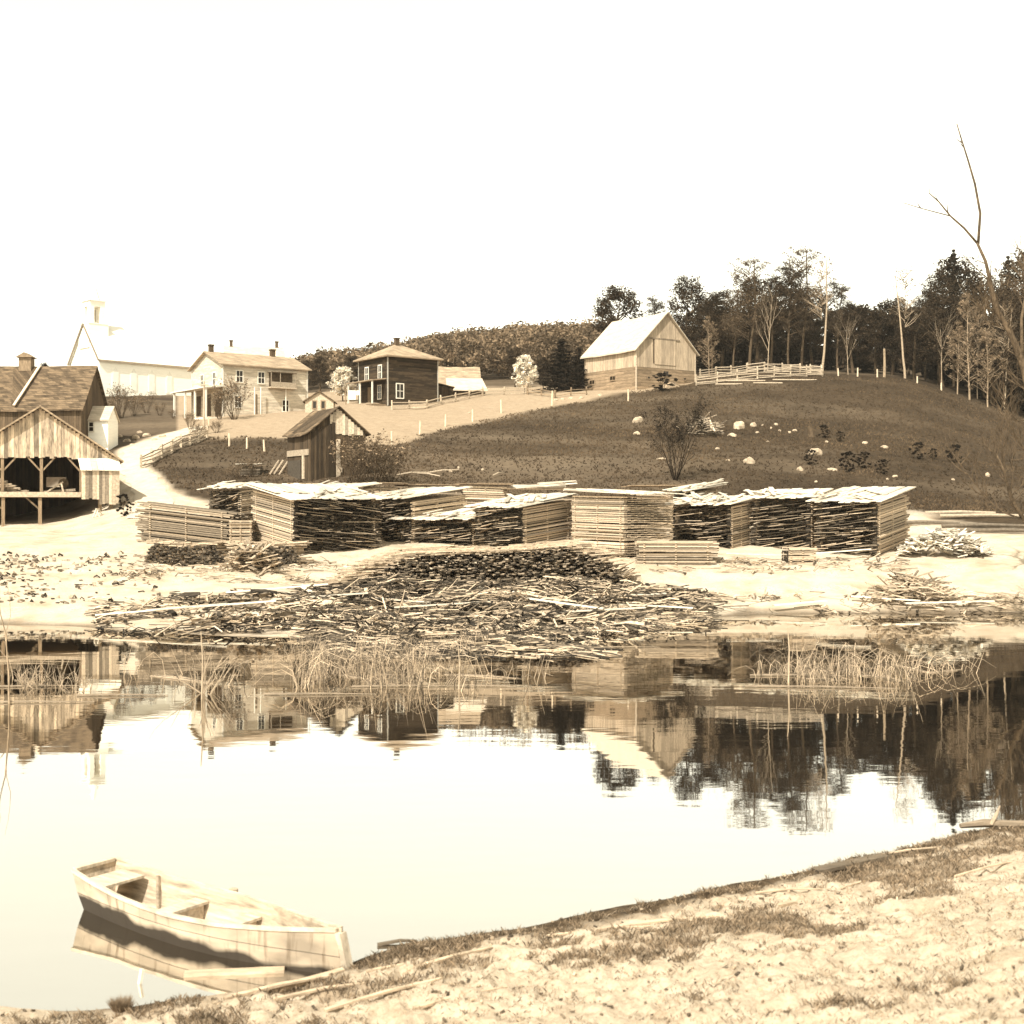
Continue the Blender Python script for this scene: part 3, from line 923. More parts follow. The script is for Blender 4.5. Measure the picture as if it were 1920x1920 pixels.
def shed():
    Y, a = 105.0, R(30)
    p = at(581, 893, Y)
    r = thing('shed', 'tumbledown dark board shed with sagging mossy roof on the bank', 'shed', p, a)
    W_, L_, e, rise = 4.95, 5.3, 3.75, 2.0
    gable_wall(W_, L_, e, rise, 'y', -0.8).build('wall', M['oldv'], r)
    gable_roof(W_, L_, e, rise, 'y', 0.35, 0.35, 0.1, sag=0.18).build('roof', M['shingle'], r)
    gb = MB()       # newer pale boards in the gable
    for i in range(11):
        x = 1.75 + i * 0.27
        top = e + rise - abs(x + 0.13 - W_ / 2) * (rise / (W_ / 2)) - 0.12
        bot = e - 0.25 + random.uniform(-0.08, 0.08)
        if top > bot: gb.box(x, x + 0.25, -0.06, -0.005, bot, top, random.choice([0.5, 0.8, 1.2, 1.4]))
    gb.build('gable_board', M['rail'], r)
    d = MB()
    for i in range(8):
        d.box(0.1 + i * 0.26, 0.35 + i * 0.26, -0.10, -0.01, -0.4, e - 0.1 + 0.12 * i, random.uniform(0.5, 0.9))
    d.build('door', M['oldv'], r)
    o = MB()
    o.box(1.75, 2.3, -0.05, 0.01, e + 0.1, e + 0.75)
    o.build('loft_opening', M['dark'], r)
    o = MB()
    for i in range(6):
        o.box(2.3, 2.3 + random.uniform(0.25, 0.5), -0.13, -0.02, -0.2 + i * 0.55, 0.35 + i * 0.55, random.uniform(0.5, 1.3))
    o.build('door_jamb', M['rail'], r)
    sb = MB()
    sb.box(-0.09, -0.005, 0.2, 5.2, 1.75, 2.25, 0.75)
    sb.box(-0.10, -0.005, 1.2, 1.6, -0.2, 1.75, 1.0)
    sb.box(-0.08, -0.005, 2.0, 5.0, -0.2, 1.4, 0.15)
    sb.build('side_board', M['rail'], r)
    for i, px in enumerate((508, 516, 526)):
        b0, t0 = hit(px - 3, 890), at(px + 12, 862, 102)
        k = MB()
        k.beam(b0, (b0.x + 0.75, b0.y + 0.4, b0.z + 1.25), 0.12, 0.1)
        tag(k.build('leaning_pole', M['rail']), 'pale pole leaning before the left side of the dark shed', 'pole', 'poles leaning by the dark shed')
shed()

def mill():
    Y, a = 97.0, R(22)
    p = at(75, 981, Y)
    p.z = 4.05
    r = thing('sawmill', 'open-sided sawmill shed on posts with upright boards in its gable', 'mill', p, a)
    hw, D = 5.3, 13.0
    ez, pk, fl, gb_ = 5.15, 8.75, 2.2, 4.95
    # gable of single boards
    g = MB()
    x = -hw
    while x < hw - 0.02:
        w_ = random.uniform(0.2, 0.32)
        zt = pk - abs(x + w_ / 2) * ((pk - ez) / hw) - 0.05
        zb = gb_ + random.uniform(-0.1, 0.12)
        if zt > zb:
            g.box(x, x + w_ - 0.015, -random.uniform(0.03, 0.06), 0.0, zb, zt, random.choice([0.45, 0.8, 0.9, 1.0, 1.0, 1.1, 1.2]))
        x += w_
    g.build('gable_board', surf('mill_gable_board', 0.32, 0.75, 2.2, (2.2, 1, 0.45), bump=0.15), r)
    gi = MB()
    gi.prism([(-hw + 0.2, ez), (hw - 0.2, ez), (0, pk - 0.2)], 0.02, 0.06)
    gi.build('gable_backing', M['dark'], r)
    rf = gable_roof(2 * hw, D, ez, pk - ez, 'y', 0.5, 0.75, 0.14, sag=0.12)
    rf.v = [(x - hw, y, z) for x, y, z in rf.v]
    rf.build('roof', M['gshingle'], r)
    fb = MB()
    fb.box(-hw, 2.95, -0.1, D, fl - 0.25, fl, 1.0)
    fb.build('floor', M['old'], r)
    lb = MB()
    lb.box(-hw, 2.95, -0.16, -0.101, fl - 0.22, fl + 0.16)
    lb.build('floor_edge', M['rail'], r)
    # walls behind and at the far side keep the inside dark; a bay is left open at the back
    wl = MB()
    for x0, x1, z0, z1 in ((-hw, 0.9, -0.6, ez), (2.5, hw, -0.6, ez), (0.9, 2.5, -0.6, fl + 0.7), (0.9, 2.5, fl + 1.55, ez)):
        wl.box(x0, x1, D - 0.2, D - 0.1, z0, z1)
    wl.prism([(-hw + 0.1, ez), (hw - 0.1, ez), (0, pk - 0.1)], D - 0.2, D - 0.1)
    wl.box(hw - 0.35, hw - 0.25, 2.6, D - 0.2, -0.6, ez)
    wl.box(-hw, -hw + 0.1, 0.6, D - 0.2, -0.6, ez)
    wl.build('wall', M['millside'], r)
    for x in (-5.3, -2.65, 0.1, 2.95):
        k = MB()
        k.box(x - 0.11, x + 0.11, 0.02, 0.24, fl, gb_ + 0.35)
        for s in (-1, 1):
            k.beam((x + s * 0.1, 0.13, gb_ - 0.95), (x + s * 1.0, 0.13, gb_ + 0.08), 0.12, 0.12)
        k.build('post', M['old'], r)
    for x in (-5.2, -2.6, 0.0, 4.35, 5.2):
        k = MB()
        k.box(x - 0.13, x + 0.13, 0.0, 0.26, -0.6, fl - 0.25)
        if x < 3: k.beam((x - 0.1, 0.13, 1.1), (x - 1.0, 0.13, fl - 0.25), 0.12, 0.12, 0.7)
        k.build('lower_post', M['old'], r)
    ln = MB()
    x = 2.95
    while x < 5.65:
        w_ = random.uniform(0.2, 0.3)
        ln.box(x, x + w_ - 0.015, -0.75, -0.70, (0.95 if x < 4.2 else 0.55) + random.uniform(0, 0.1) + 0.85, 4.05, random.choice([0.35, 0.5, 0.7, 0.9, 1.2]))
        x += w_
    for yy in range(3):
        ln.box(5.6, 5.65, -0.69 + yy * 0.3, -0.42 + yy * 0.3, 1.5, 4.2, random.uniform(0.4, 1))
    ln.build('lean_to_wall', M['rail'], r)
    lr = MB()
    for i in range(7):
        x0 = 2.72 + i * 0.43
        lr.hexa([(x0 + 0.15, -0.95, 4.0), (x0 + 0.55, -0.95, 4.0), (x0 + 0.42, 0.0, 4.93), (x0, 0.0, 4.93), (x0 + 0.15, -0.95, 4.06), (x0 + 0.55, -0.95, 4.06), (x0 + 0.42, 0.0, 5.0), (x0, 0.0, 5.0)], random.choice([0.75, 0.9, 1.1, 1.1]))
    lr.build('lean_to_roof', M['cover'], r)
    # things on the mill floor
    mb = MB()
    for i in range(130):
        x, y = random.gauss(-3.2, 0.9), random.uniform(0.2, 1.9)
        z = fl + 0.03 + max(0, 1.25 - 0.55 * abs(x + 3.3)) * random.random()
        an = random.uniform(-0.5, 0.5)
        mb.beam((x - 0.5 * math.cos(an), y, z), (x + 0.5 * math.cos(an), y + 0.6 * math.sin(an), z + random.uniform(-0.1, 0.15)), 0.18, 0.1, random.uniform(0.5, 1.2))
    o = mb.build('slab_pile', M['slab'], None, loc=tuple(p))
    o.rotation_euler = (0, 0, a)
    tag(o, 'heap of pale offcuts on the sawmill floor behind the left posts', 'wood pile')
    fr = thing('saw_carriage', 'timber saw carriage with crossed beams on the sawmill floor', 'machine', p, a)
    mb = MB()
    mb.beam((0.3, 1.2, fl + 0.15), (2.6, 1.2, fl + 0.35), 0.25, 0.2, 0.7)
    mb.beam((0.4, 1.0, fl + 0.1), (1.7, 1.0, fl + 0.95), 0.14, 0.12, 1.1)
    mb.build('frame', M['rail'], fr)
    mb = MB()
    mb.beam((1.75, 0.9, fl + 0.02), (1.55, 0.9, fl + 0.85), 0.12, 0.12, 1.2)
    mb.build('leg', M['rail'], fr)
    mb = MB()
    n = 20
    mb.prism([(1.75 + 0.38 * math.cos(2 * math.pi * i / n), fl + 0.85 + 0.38 * math.sin(2 * math.pi * i / n)) for i in range(n)], 1.35, 1.38)
    mb.build('saw_blade', M['dark'], fr)
    # sawhorse under the right corner
    q = at(180, 979, 96.3)
    q.z = gz(q.x, q.y)
    sh = thing('sawhorse', 'small pale sawhorse standing under the right corner of the sawmill', 'sawhorse', q)
    mb = MB(); mb.beam((0, 0, 0.62), (0, 0.8, 0.62), 0.09, 0.09); mb.build('beam', M['cover'], sh)
    for s in (-1, 1):
        for yy in (0.1, 0.7):
            mb = MB(); mb.beam((s * 0.28, yy, -0.05), (s * 0.02, yy, 0.62), 0.07, 0.07); mb.build('leg', M['cover'], sh)
    # big older mill building behind
    q = at(152, 850, 124)
    q.z = gz(q.x, q.y) - 0.3
    r2 = thing('mill_building', 'large dark mill building with long shingled roof behind the open sawmill', 'building', q, R(3))
    Lb, Wb, e2, rs = 17.0, 9.5, 14.9 - q.z, 4.4
    wb = gable_wall(Wb, Lb, e2, rs, 'x', -1)
    wb.v = [(x - Lb, y, z) for x, y, z in wb.v]
    wb.build('wall', M['millside'], r2)
    rb = gable_roof(Wb, Lb, e2, rs, 'x', 0.3, 0.4, sag=0.15)
    rb.v = [(x - Lb, y, z) for x, y, z in rb.v]
    ro = rb.build('roof', M['shingle'], r2)
    cu = MB()
    cu.box(-7.3, -6.1, Wb / 2 - 0.6, Wb / 2 + 0.6, e2 + rs - 0.5, e2 + rs + 0.85)
    cu.prism([(-7.55, e2 + rs + 0.85), (-5.85, e2 + rs + 0.85), (-6.7, e2 + rs + 1.35)], Wb / 2 - 0.85, Wb / 2 + 0.85)
    cu.build('cupola', M['old'], ro)
    va = MB()
    va.beam((-6.3, 0.0 - 0.3, e2 + 0.1), (-8.3 + 3.0, Wb / 2 - 0.2, e2 + rs + 0.1), 0.25, 0.1, 1.3)
    va.build('roof_batten', M['rail'], ro)
    # small white house
    q = at(155, 842, 126.5)
    q.z = gz(q.x, q.y) - 0.2
    r3 = thing('mill_office', 'small white house with one dark window beside the mill building', 'house', q, R(0))
    e3 = at(0, 786, 126.5).z - q.z
    gable_wall(3.2, 2.5, e3, 1.3, 'x', -1).build('wall', M['church'], r3)
    gable_roof(3.2, 2.5, e3, 1.3, 'x', 0.15, 0.25, 0.1).build('roof', M['pshingle'], r3)
    window(r3, M['trim'], (0.85, e3 - 0.75), 0.4, 0.85, 'x', bars=(0, 1))
mill()

# ------------------------------------------------------------------ lumber piles
def pile(label, pl, pc, pr, Y, a, top, flush='right', roof=0.9, rag=0.45, pitch=0.135, tilt=0.0, lean=0.0, slope=0.11, base=None, wr=None, wl=None, endtone=0.09, roofdir='back', cover=True, covermat='cover', jumble=0, tone=1.0, group='roofed lumber piles in the yard', over=0.45):
    a_ = R(a)
    X = (pc - 960) / F * Y
    zb = (gz(X, Y) - 0.15) if base is None else base
    p = Vector((X, Y, zb))
    kl, kr = (pl - 960) / F, (pr - 960) / F
    if wl is None: wl = max(0.6, (X - kl * Y) / (math.sin(a_) + kl * math.cos(a_)))
    if wr is None: wr = max(0.6, (kr * Y - X) / (math.cos(a_) - kr * math.sin(a_)))
    h = CAMZ - (top - HOR) / F * Y - zb
    r = thing('lumber_pile', label, 'lumber pile', p, a_, group)
    mb = MB()
    sts = [MB(), MB(), MB()]
    n = max(2, int(h / pitch))
    # boards run along local x when the right face is flush, else along local y
    run, cross = (wr, wl) if flush == 'right' else (wl, wr)
    nb = max(2, int(cross / 0.30))
    bw = cross / nb
    ragged = rag >= 0.4 and cover
    def B(a0, c0, z0, a1, c1, z1, w_, th, t):
        p0, p1 = ((a0, c0, z0), (a1, c1, z1)) if flush == 'right' else ((c0, a0, z0), (c1, a1, z1))
        mb.beam((p0[0] + lx, p0[1], p0[2]), (p1[0] + lx, p1[1], p1[2]), w_, th, t, ends=endtone)
    for k in range(n):
        z = (k + 0.5) * pitch
        lx = lean * z
        ct = random.choice([0.55, 0.75, 0.85, 0.95, 1.0, 1.1, 1.2])
        cs = random.gauss(0, 0.02)
        for j in range(nb):
            outer = j == 0 or j == nb - 1
            u_ = random.random()
            e0 = (random.uniform(0.25, 0.7) if not outer else random.uniform(-0.05, 0.1)) if ragged else -rag * random.random() * 0.6
            e1 = run + rag * random.random() ** 1.6
            c = (j + 0.5) * bw + (0 if not outer else random.uniform(-0.03, 0.02))
            zz = z + random.uniform(-0.018, 0.018) + cs
            if outer and random.random() < 0.2: c -= random.uniform(0.02, 0.14) * (1 if j == 0 else -1)
            B(e0, c, zz + slope * e0, e1, c, zz + slope * e1, bw * 0.93, pitch * (0.72 if outer else 0.5), tone * ct * random.uniform(0.7, 1.25))
        if ragged:      # boards of uneven length jutting from the open end, fanned and drooping
            c = -random.random() * 0.5
            while c < cross - 0.2:
                L = random.uniform(0.8, 2.3)
                c1 = min(c + L, cross + 0.1)
                if random.random() < 0.62:
                    o0, o1 = random.gauss(0.06, 0.14), random.gauss(0.06, 0.14)
                    if random.random() < 0.12: o0 -= random.uniform(0.1, 0.5)
                    dz = (random.gauss(0.11, 0.06)) * (c1 - c) * (-1 if flush == 'right' else -1)
                    zz = z + random.uniform(-0.05, 0.05)
                    B(o0, max(c, 0.0), zz - dz / 2, o1, c1, zz + dz / 2, random.uniform(0.12, 0.3), random.uniform(0.02, 0.045), tone * random.choice([0.12, 0.2, 0.35, 0.6, 0.9, 1.15]))  # board tones painted as sunlit streaks among shaded ones
                c += L * random.uniform(0.4, 0.9)
        for q, st in zip((0.06, 0.5, 0.94), sts):     # stickers between the courses
            s0 = q * run
            z_ = z + slope * s0
            if flush == 'right': st.box(s0 - 0.05 + lx, s0 + 0.05 + lx, -0.06, 0.25, z_ - pitch * 0.5, z_ - pitch * 0.16, random.uniform(1, 1.35))
            else: st.box(-0.06 + lx, 0.25 + lx, s0 - 0.05, s0 + 0.05, z_ - pitch * 0.5, z_ - pitch * 0.16, random.uniform(1, 1.35))
    mb.build('board_stack', M['board'], r)
    for st in sts: st.build('sticker', M['board'], r)
    if cover:
        rf = MB()
        lx = lean * h
        o = over
        m = max(4, int((cross + 2 * o) / 0.30))
        def zf(a0): return h + 0.12 + (slope + roof) * a0
        for layer in range(2):
            for i in range(m):
                c0 = -o + (cross + 2 * o) * i / m + random.uniform(-.03, .03)
                c1 = c0 + (cross + 2 * o) / m * random.uniform(0.95, 1.2)
                a0, a1 = -o - random.uniform(-0.3, 0.4), run + o + random.uniform(-0.2, 0.3)
                if layer: a0 += run * random.uniform(0.35, 0.55)
                elif random.random() < 0.12: a0 += random.uniform(0.3, 0.8)
                dz = layer * 0.06 + random.uniform(0, 0.06)
                sk = random.gauss(0, 0.05)
                q = [(a0, c0), (a0, c1), (a1, c1 + sk), (a1, c0 + sk)]
                dr = random.uniform(-0.05, 0.03)
                lo = [((a + lx, c, zf(a) + dz + (dr if a < 0 else 0)) if flush == 'right' else (c + lx, a, zf(a) + dz + (dr if a < 0 else 0))) for a, c in q]
                if flush == 'right': lo = [lo[0], lo[3], lo[2], lo[1]]
                rf.hexa(lo + [(x, y, zz + 0.045) for x, y, zz in lo], random.uniform(0.65, 1.2))
        if jumble or rag >= 0.4:
            for i in range(jumble or 9):
                a0, c0 = random.uniform(-0.6, run * 0.6), random.uniform(-0.3, cross)
                an = random.gauss(0.5, 0.5)
                L = random.uniform(1.2, 2.6)
                p0 = (a0, c0, zf(a0) + random.uniform(0.1, 0.3))
                p1 = (a0 + L * math.cos(an), c0 + L * math.sin(an), zf(a0 + L * math.cos(an)) + random.uniform(0.1, 0.4))
                if flush != 'right': p0, p1 = (p0[1], p0[0], p0[2]), (p1[1], p1[0], p1[2])
                rf.beam(p0, p1, random.uniform(0.15, 0.28), 0.04, random.uniform(0.5, 1.2))
        rf.build('cover_roof', M[covermat], r)
    return r

pile('weathered low lumber stack with open side at the yard\'s left edge', 272, 272, 425, 82, 2, 938, 'right', cover=False, rag=1.1, wl=2.6, tone=0.62, group=None, slope=-0.12)
pile('ragged lumber pile with small light roof right of the low left stack', 392, 450, 478, 86, 50, 918, 'right', 0.025, rag=0.7, jumble=6)
pile('square pale block of short boards below the ragged left pile', 430, 430, 474, 80, 2, 976, 'right', cover=False, rag=0.05, wl=1.6, wr=1.4, pitch=0.09, tone=1.1, group=None, slope=0.0)
pile('tall pile with pale left side and long dark ragged face, left in the front row', 477, 551, 712, 77, 35, 938, 'left', 0.025, rag=0.6, roofdir='left')
pile('pile with dark left end and pale right side behind the tall left pile', 676, 770, 868, 82.5, 40, 937, 'right', 0.025, rag=0.55, roofdir='right')
pile('long back-row lumber pile under an arched dark roof', 480, 480, 682, 93, 3, 912, 'right', 0.02, rag=0.2, wl=2.5, tone=1.0, slope=-0.03, covermat='old')
pile('small pale lumber pile in the back row right of the arched roof', 682, 682, 745, 95, 3, 911, 'right', 0.02, rag=0.1, wl=2.5, tone=1.25, slope=-0.03, covermat='old')
pile('back-row lumber pile half hidden under a dark drooping roof', 755, 755, 862, 96.5, -4, 914, 'right', 0.02, rag=0.2, wl=2.5, tone=0.7, slope=-0.03, covermat='old')
pile('narrow upright pale pile in the middle of the back row', 870, 870, 950, 92, 4, 912, 'right', 0.02, rag=0.15, wl=2.5, tone=1.2, over=0.25, slope=-0.03, covermat='old')
pile('wide pale pile low in the back row under a flat dark roof', 962, 962, 1080, 90, 3, 921, 'right', 0.02, rag=0.2, wl=2.5, tone=0.9, slope=-0.03, covermat='old')
pile('low dark ragged pile with pale slanting roof in mid front row', 748, 884, 930, 80.6, 62, 976, 'right', 0.025, rag=0.8, roofdir='right')
pile('pile with dark ragged left end and tilted pale right side, mid front row', 892, 981, 1071, 77, 45, 952, 'right', 0.025, rag=0.7, tilt=0.0, roofdir='right', lean=-0.03)
pile('biggest pale pile with two flush sides at the centre of the front row', 1073, 1170, 1262, 75.5, 44, 930, 'left', 0.025, rag=0.05, endtone=0.95, roofdir='left', pitch=0.115, tone=1.1, slope=0.02)
pile('back-row pale pile right of the biggest pale pile', 1195, 1195, 1305, 92, 3, 915, 'right', 0.02, rag=0.2, wl=2.5, tone=1.2, slope=-0.03, covermat='old')
pile('dark ragged pile with jumbled sloping roof boards right of the biggest pile', 1258, 1370, 1408, 79, 50, 948, 'right', 0.025, rag=0.8, tilt=0.0, roofdir='right', jumble=26)
pile('dark ragged pile under the highest white roof, right of the jumbled roof', 1408, 1520, 1548, 78.3, 57, 936, 'right', 0.025, rag=0.85, roofdir='right')
pile('last big pile on the right with dark ragged front and pale end', 1530, 1645, 1700, 75.2, 55, 943, 'right', 0.025, rag=0.85, roofdir='right', jumble=8)
pile('low flat stack of sawn boards before the biggest pale pile', 1200, 1200, 1335, 73.5, -3, 1012, 'right', cover=False, rag=0.5, wl=1.5, tone=0.95, group=None, slope=0.0)
pile('small stack of short boards on the ground before the right piles', 1480, 1480, 1530, 73.6, 8, 1026, 'right', cover=False, rag=0.1, wl=1.2, group=None, slope=0.0)
pile('low board stack with pale top beyond the last right pile', 1700, 1700, 1742, 80, 15, 1010, 'right', cover=False, rag=0.4, wl=2.0, group=None, slope=0.0)

pile('stack of sawn boards filling the gap behind the tall left pile', 560, 640, 700, 87, 42, 922, 'right', 0.02, rag=0.5)
pile('half-seen lumber pile between the biggest pale pile and the jumbled roof', 1262, 1300, 1345, 86, 40, 922, 'right', 0.02, rag=0.5, jumble=5)
def loose_boards(name, label, cat, px0, px1, Y0, Y1, n, L0, L1, dirs, lift, seed, mat='slab', heap=None, w0=0.06, w1=0.16, ends=0.3, kind=None):
    random.seed(seed)
    mb = MB()
    for i in range(n):
        px, Y = random.uniform(px0, px1), random.uniform(Y0, Y1)
        if heap:
            hh = heap(px, Y)
            if hh is None: continue
        else: hh = 0
        X = (px - 960) / F * Y
        z = gz(X, Y) + 0.04 + hh * random.random() ** 0.5 + lift * random.random()
        L = random.uniform(L0, L1)
        an = random.choice(dirs) + random.gauss(0, 0.35)
        dx, dy = math.cos(an) * L / 2, math.sin(an) * L / 2
        dz = random.gauss(0, 0.05 if not heap else 0.16) * L
        z0 = max(z - dz, gz(X - dx, Y - dy) + 0.03) if not heap else z - dz
        z1 = max(z + dz, gz(X + dx, Y + dy) + 0.03) if not heap else z + dz
        mb.beam((X - dx, Y - dy, z0), (X + dx, Y + dy, z1), random.uniform(w0, w1), random.uniform(0.03, 0.07), random.choice([0.35, 0.6, 0.8, 1, 1.1, 1.3]), ends=ends)
    o = mb.build(name, M[mat])
    tag(o, label, cat, None, kind)
    return o

# the great heap of slabs in front of the piles
def slab_heap():
    random.seed(21)
    top_px = [640, 680, 730, 800, 950, 1060, 1120, 1160, 1190]
    top_h = [0.05, 0.8, 1.5, 2.05, 1.95, 2.2, 1.75, 1.1, 0.05]
    mb = MB()
    tp = MB()
    for k in range(26):
        for i in range(120):
            px = random.uniform(645, 1185)
            H = np.interp(px, top_px, top_h)
            z = k * 0.09
            if z > H: continue
            if z > H - 0.35 and random.random() < 0.4: continue
            Y = 66.3 + 0.55 * z + random.uniform(-0.3, 0.25)
            X = (px - 960) / F * Y
            L = random.uniform(2.6, 3.6)
            an = math.pi / 2 + random.gauss(0, 0.22) - 0.0006 * (px - 900)
            zb = gz(X, Y) + z
            y0 = -random.random() ** 2 * 0.5
            d = Vector((math.cos(an), math.sin(an), random.gauss(0.02, 0.03)))
            q = Vector((X, Y, zb))
            mb.beam(q + d * y0, q + d * L, random.uniform(0.09, 0.2), random.uniform(0.035, 0.07), random.choice([0.3, 0.5, 0.7, 1.0, 1.2]), ends=random.choice([0.06, 0.1, 0.2, 0.6]))
    for i in range(900):
        px = random.triangular(600, 1190, 700)
        H = np.interp(px, top_px, top_h)
        Y = 66.8 + 0.5 * H + random.uniform(-0.4, 2.8)
        X = (px - 960) / F * Y
        an = random.gauss(0.15, 0.35)
        L = random.uniform(1, 2.6)
        z = gz(X, Y) * 0.3 + gz(X, 67) * 0.7 + H + random.uniform(-0.05, 0.16)
        mb_ = tp
        mb_.beam((X - math.cos(an) * L / 2, Y - math.sin(an) * L / 2, z - 0.03), (X + math.cos(an) * L / 2, Y + math.sin(an) * L / 2, z + random.uniform(-0.02, 0.1)), random.uniform(0.08, 0.2), 0.05, random.uniform(0.7, 1.3))
    r = thing('slab_heap', 'broad heap of sawmill slabs with dark butt ends before the lumber piles', 'wood pile', (0, 66, 0))
    for o in (mb.build('slab_layers', M['slab'], r), tp.build('top_slabs', M['slab'], r)):
        o.location = (0, -66, 0)
slab_heap()

def cordwood(label, px0, px1, Y, H):
    mb = MB()
    k = 0
    z = 0
    while z < H:
        for i in range(int((px1 - px0) / 3.2)):
            px = px0 + (px1 - px0) * random.random()
            X = (px - 960) / F * Y
            e = min(1, (px - px0) / 14, (px1 - px) / 14)
            if z > H * (0.35 + 0.65 * max(0, e)): continue
            q = Vector((X, Y + 0.3 * z, gz(X, Y) + z))
            an = math.pi / 2 + random.gauss(0, 0.3)
            d = Vector((math.cos(an), math.sin(an), 0))
            mb.beam(q - d * random.random() * 0.25, q + d * 1.2, random.uniform(0.08, 0.18), random.uniform(0.05, 0.1), random.choice([0.5, 0.8, 1.1]), ends=random.choice([0.08, 0.12, 0.3]))
        z += 0.085
    for i in range(int((px1 - px0) * 0.5)):
        px = random.uniform(px0, px1)
        X = (px - 960) / F * Y
        z = gz(X, Y) + H + random.uniform(-0.05, 0.12)
        L = random.uniform(0.5, 1.4)
        y = Y + 0.3 * H + random.uniform(0, 1)
        mb.beam((X - L / 2, y, z), (X + L / 2, y + random.uniform(-.4, .4), z + random.uniform(-.05, .12)), 0.14, 0.06, random.uniform(0.7, 1.3))
    return tag(mb.build('cordwood_stack', M['slab']), label, 'wood pile')
cordwood('dark stack of cordwood ends below the low left lumber stack', 272, 420, 74, 1.15)
cordwood('shorter stack of slab wood with dark ends beside a tangle of sticks', 432, 560, 73, 1.15)

def dome(c0, c1, H):
    return lambda px, Y: H * max(0, 1 - ((px - (c0 + c1) / 2) / ((c1 - c0) / 2)) ** 2)
o = loose_boards('stick_tangle', 'tangle of pale split sticks between the two cordwood stacks', 'wood pile', 432, 512, 70.5, 72.5, 150, 0.6, 1.8, [0.6, 1.4, 2.2, 2.8], 0.1, 31, heap=dome(425, 520, 1.2), w0=0.08, w1=0.2)
o = loose_boards('slab_pile', 'rounded pile of bleached offcuts right of the last lumber pile', 'wood pile', 1690, 1852, 75, 78, 460, 0.3, 0.9, [0, 0.5, 1.5, 2.5], 0.05, 32, 'cover', heap=dome(1685, 1856, 1.45), w0=0.12, w1=0.28, ends=0.6)
o = loose_boards('slab_pile', 'small jumble of slabs on the sand at the right bank', 'wood pile', 1640, 1780, 65.5, 68, 150, 0.5, 1.8, [0, 0.4, 2.4, 2.9], 0.05, 33, heap=dome(1640, 1785, 0.9))
# uncounted bank litter: splintered edgings thrown down the bank in overlapping drifts
def litter(px0, px1, Y0, Y1, n, L0, L1, w0, w1, thick, seed, spill=0.0, off=1.2, tones=(0.25, 0.45, 0.7, 0.9, 1.1, 1.3), flat=0.0):
    random.seed(seed)
    mb = MB()
    rs = np.random.RandomState(seed)
    px, Y = rs.uniform(px0, px1, n), rs.uniform(Y0, Y1, n)
    X = (px - 960) / F * Y
    hm = np.maximum(0, fbm(X * 0.35 + 5, Y * 0.45, 4) * 2 + 0.25) * thick
    if spill: hm = hm + spill * np.clip((Y - 57) / 9.5, 0, 1) ** 1.3 * np.clip(np.minimum((px - 600) / 90, (1250 - px) / 90), 0, 1)
    dr = (fbm(X * 0.22 + 60, Y * 0.3 + 8, 3) * 7)
    keep = rs.rand(n) < np.clip(0.45 + 1.7 * fbm(X * 0.5 + 30, Y * 0.7, 3), 0.05, 1)
    sh = np.interp(px, PXK, SHORE)
    keep &= Y > sh - off
    Z = np.maximum(terrain(X, Y), -0.02)
    for x, y, z, h, d, k in zip(X, Y, Z, hm, dr, keep):
        if not k: continue
        L = random.uniform(L0, L1) * random.uniform(0.6, 1)
        an = d + random.gauss(0, 0.55)
        pit = random.gauss(0.0, 0.09) if random.random() > 0.05 else random.uniform(0.1, 0.5)
        if flat: pit *= flat
        q = Vector((x, y, z + 0.03 + h * random.random() + abs(pit) * L * 0.35))
        v = Vector((math.cos(an) * math.cos(pit), math.sin(an) * math.cos(pit), math.sin(pit))) * (L / 2)
        if random.random() < 0.35:       # a bent strip
            m = q + Vector((random.gauss(0, .08), random.gauss(0, .08), random.uniform(0.02, 0.14)))
            mb.tube([q - v, m, q + v], random.uniform(w0, w1) * 0.5, 3, random.choice(tones), cap=False)
        else:
            mb.beam(q - v, q + v, random.uniform(w0, w1), random.uniform(0.02, 0.05), random.choice(tones), ends=0.4)
    o = mb.build('debris', M['slab'])
    o['kind'] = 'stuff'
litter(560, 1330, 51, 66, 11500, 0.5, 2.4, 0.025, 0.085, 0.5, 41, spill=0.6, tones=(0.05, 0.09, 0.15, 0.3, 0.8, 1.2, 1.4))
litter(570, 1300, 53, 66.5, 450, 0.5, 2.0, 0.10, 0.22, 0.55, 47, spill=0.65, tones=(0.06, 0.12, 0.4, 0.9, 1.3))
litter(180, 620, 55, 64, 220, 0.4, 1.8, 0.12, 0.28, 0.3, 48, tones=(0.06, 0.12, 0.5, 1.1, 1.3))
litter(560, 1330, 51.5, 66.5, 9000, 0.15, 0.9, 0.015, 0.05, 0.5, 49, spill=0.65, tones=(0.12, 0.25, 0.4, 0.6, 0.9))
litter(600, 1140, 45.5, 52.5, 1500, 0.3, 2.0, 0.02, 0.07, 0.10, 50, off=8, tones=(0.05, 0.08, 0.15, 0.3, 0.8, 1.1), flat=0.3)
litter(180, 640, 54, 63, 2200, 0.4, 2.2, 0.025, 0.085, 0.3, 42, tones=(0.05, 0.1, 0.25, 0.8, 1.2, 1.4))
litter(1150, 1960, 64.2, 67.2, 900, 0.4, 2.0, 0.03, 0.10, 0.15, 43)
litter(1230, 1700, 71, 75, 420, 0.5, 2.2, 0.03, 0.1, 0.1, 44)
litter(-60, 300, 62, 77, 1100, 0.10, 0.4, 0.06, 0.16, 0.05, 45, tones=(0.1, 0.2, 0.35, 0.6, 0.9), flat=0.4)
litter(240, 660, 67, 75, 700, 0.3, 1.6, 0.03, 0.10, 0.12, 46)

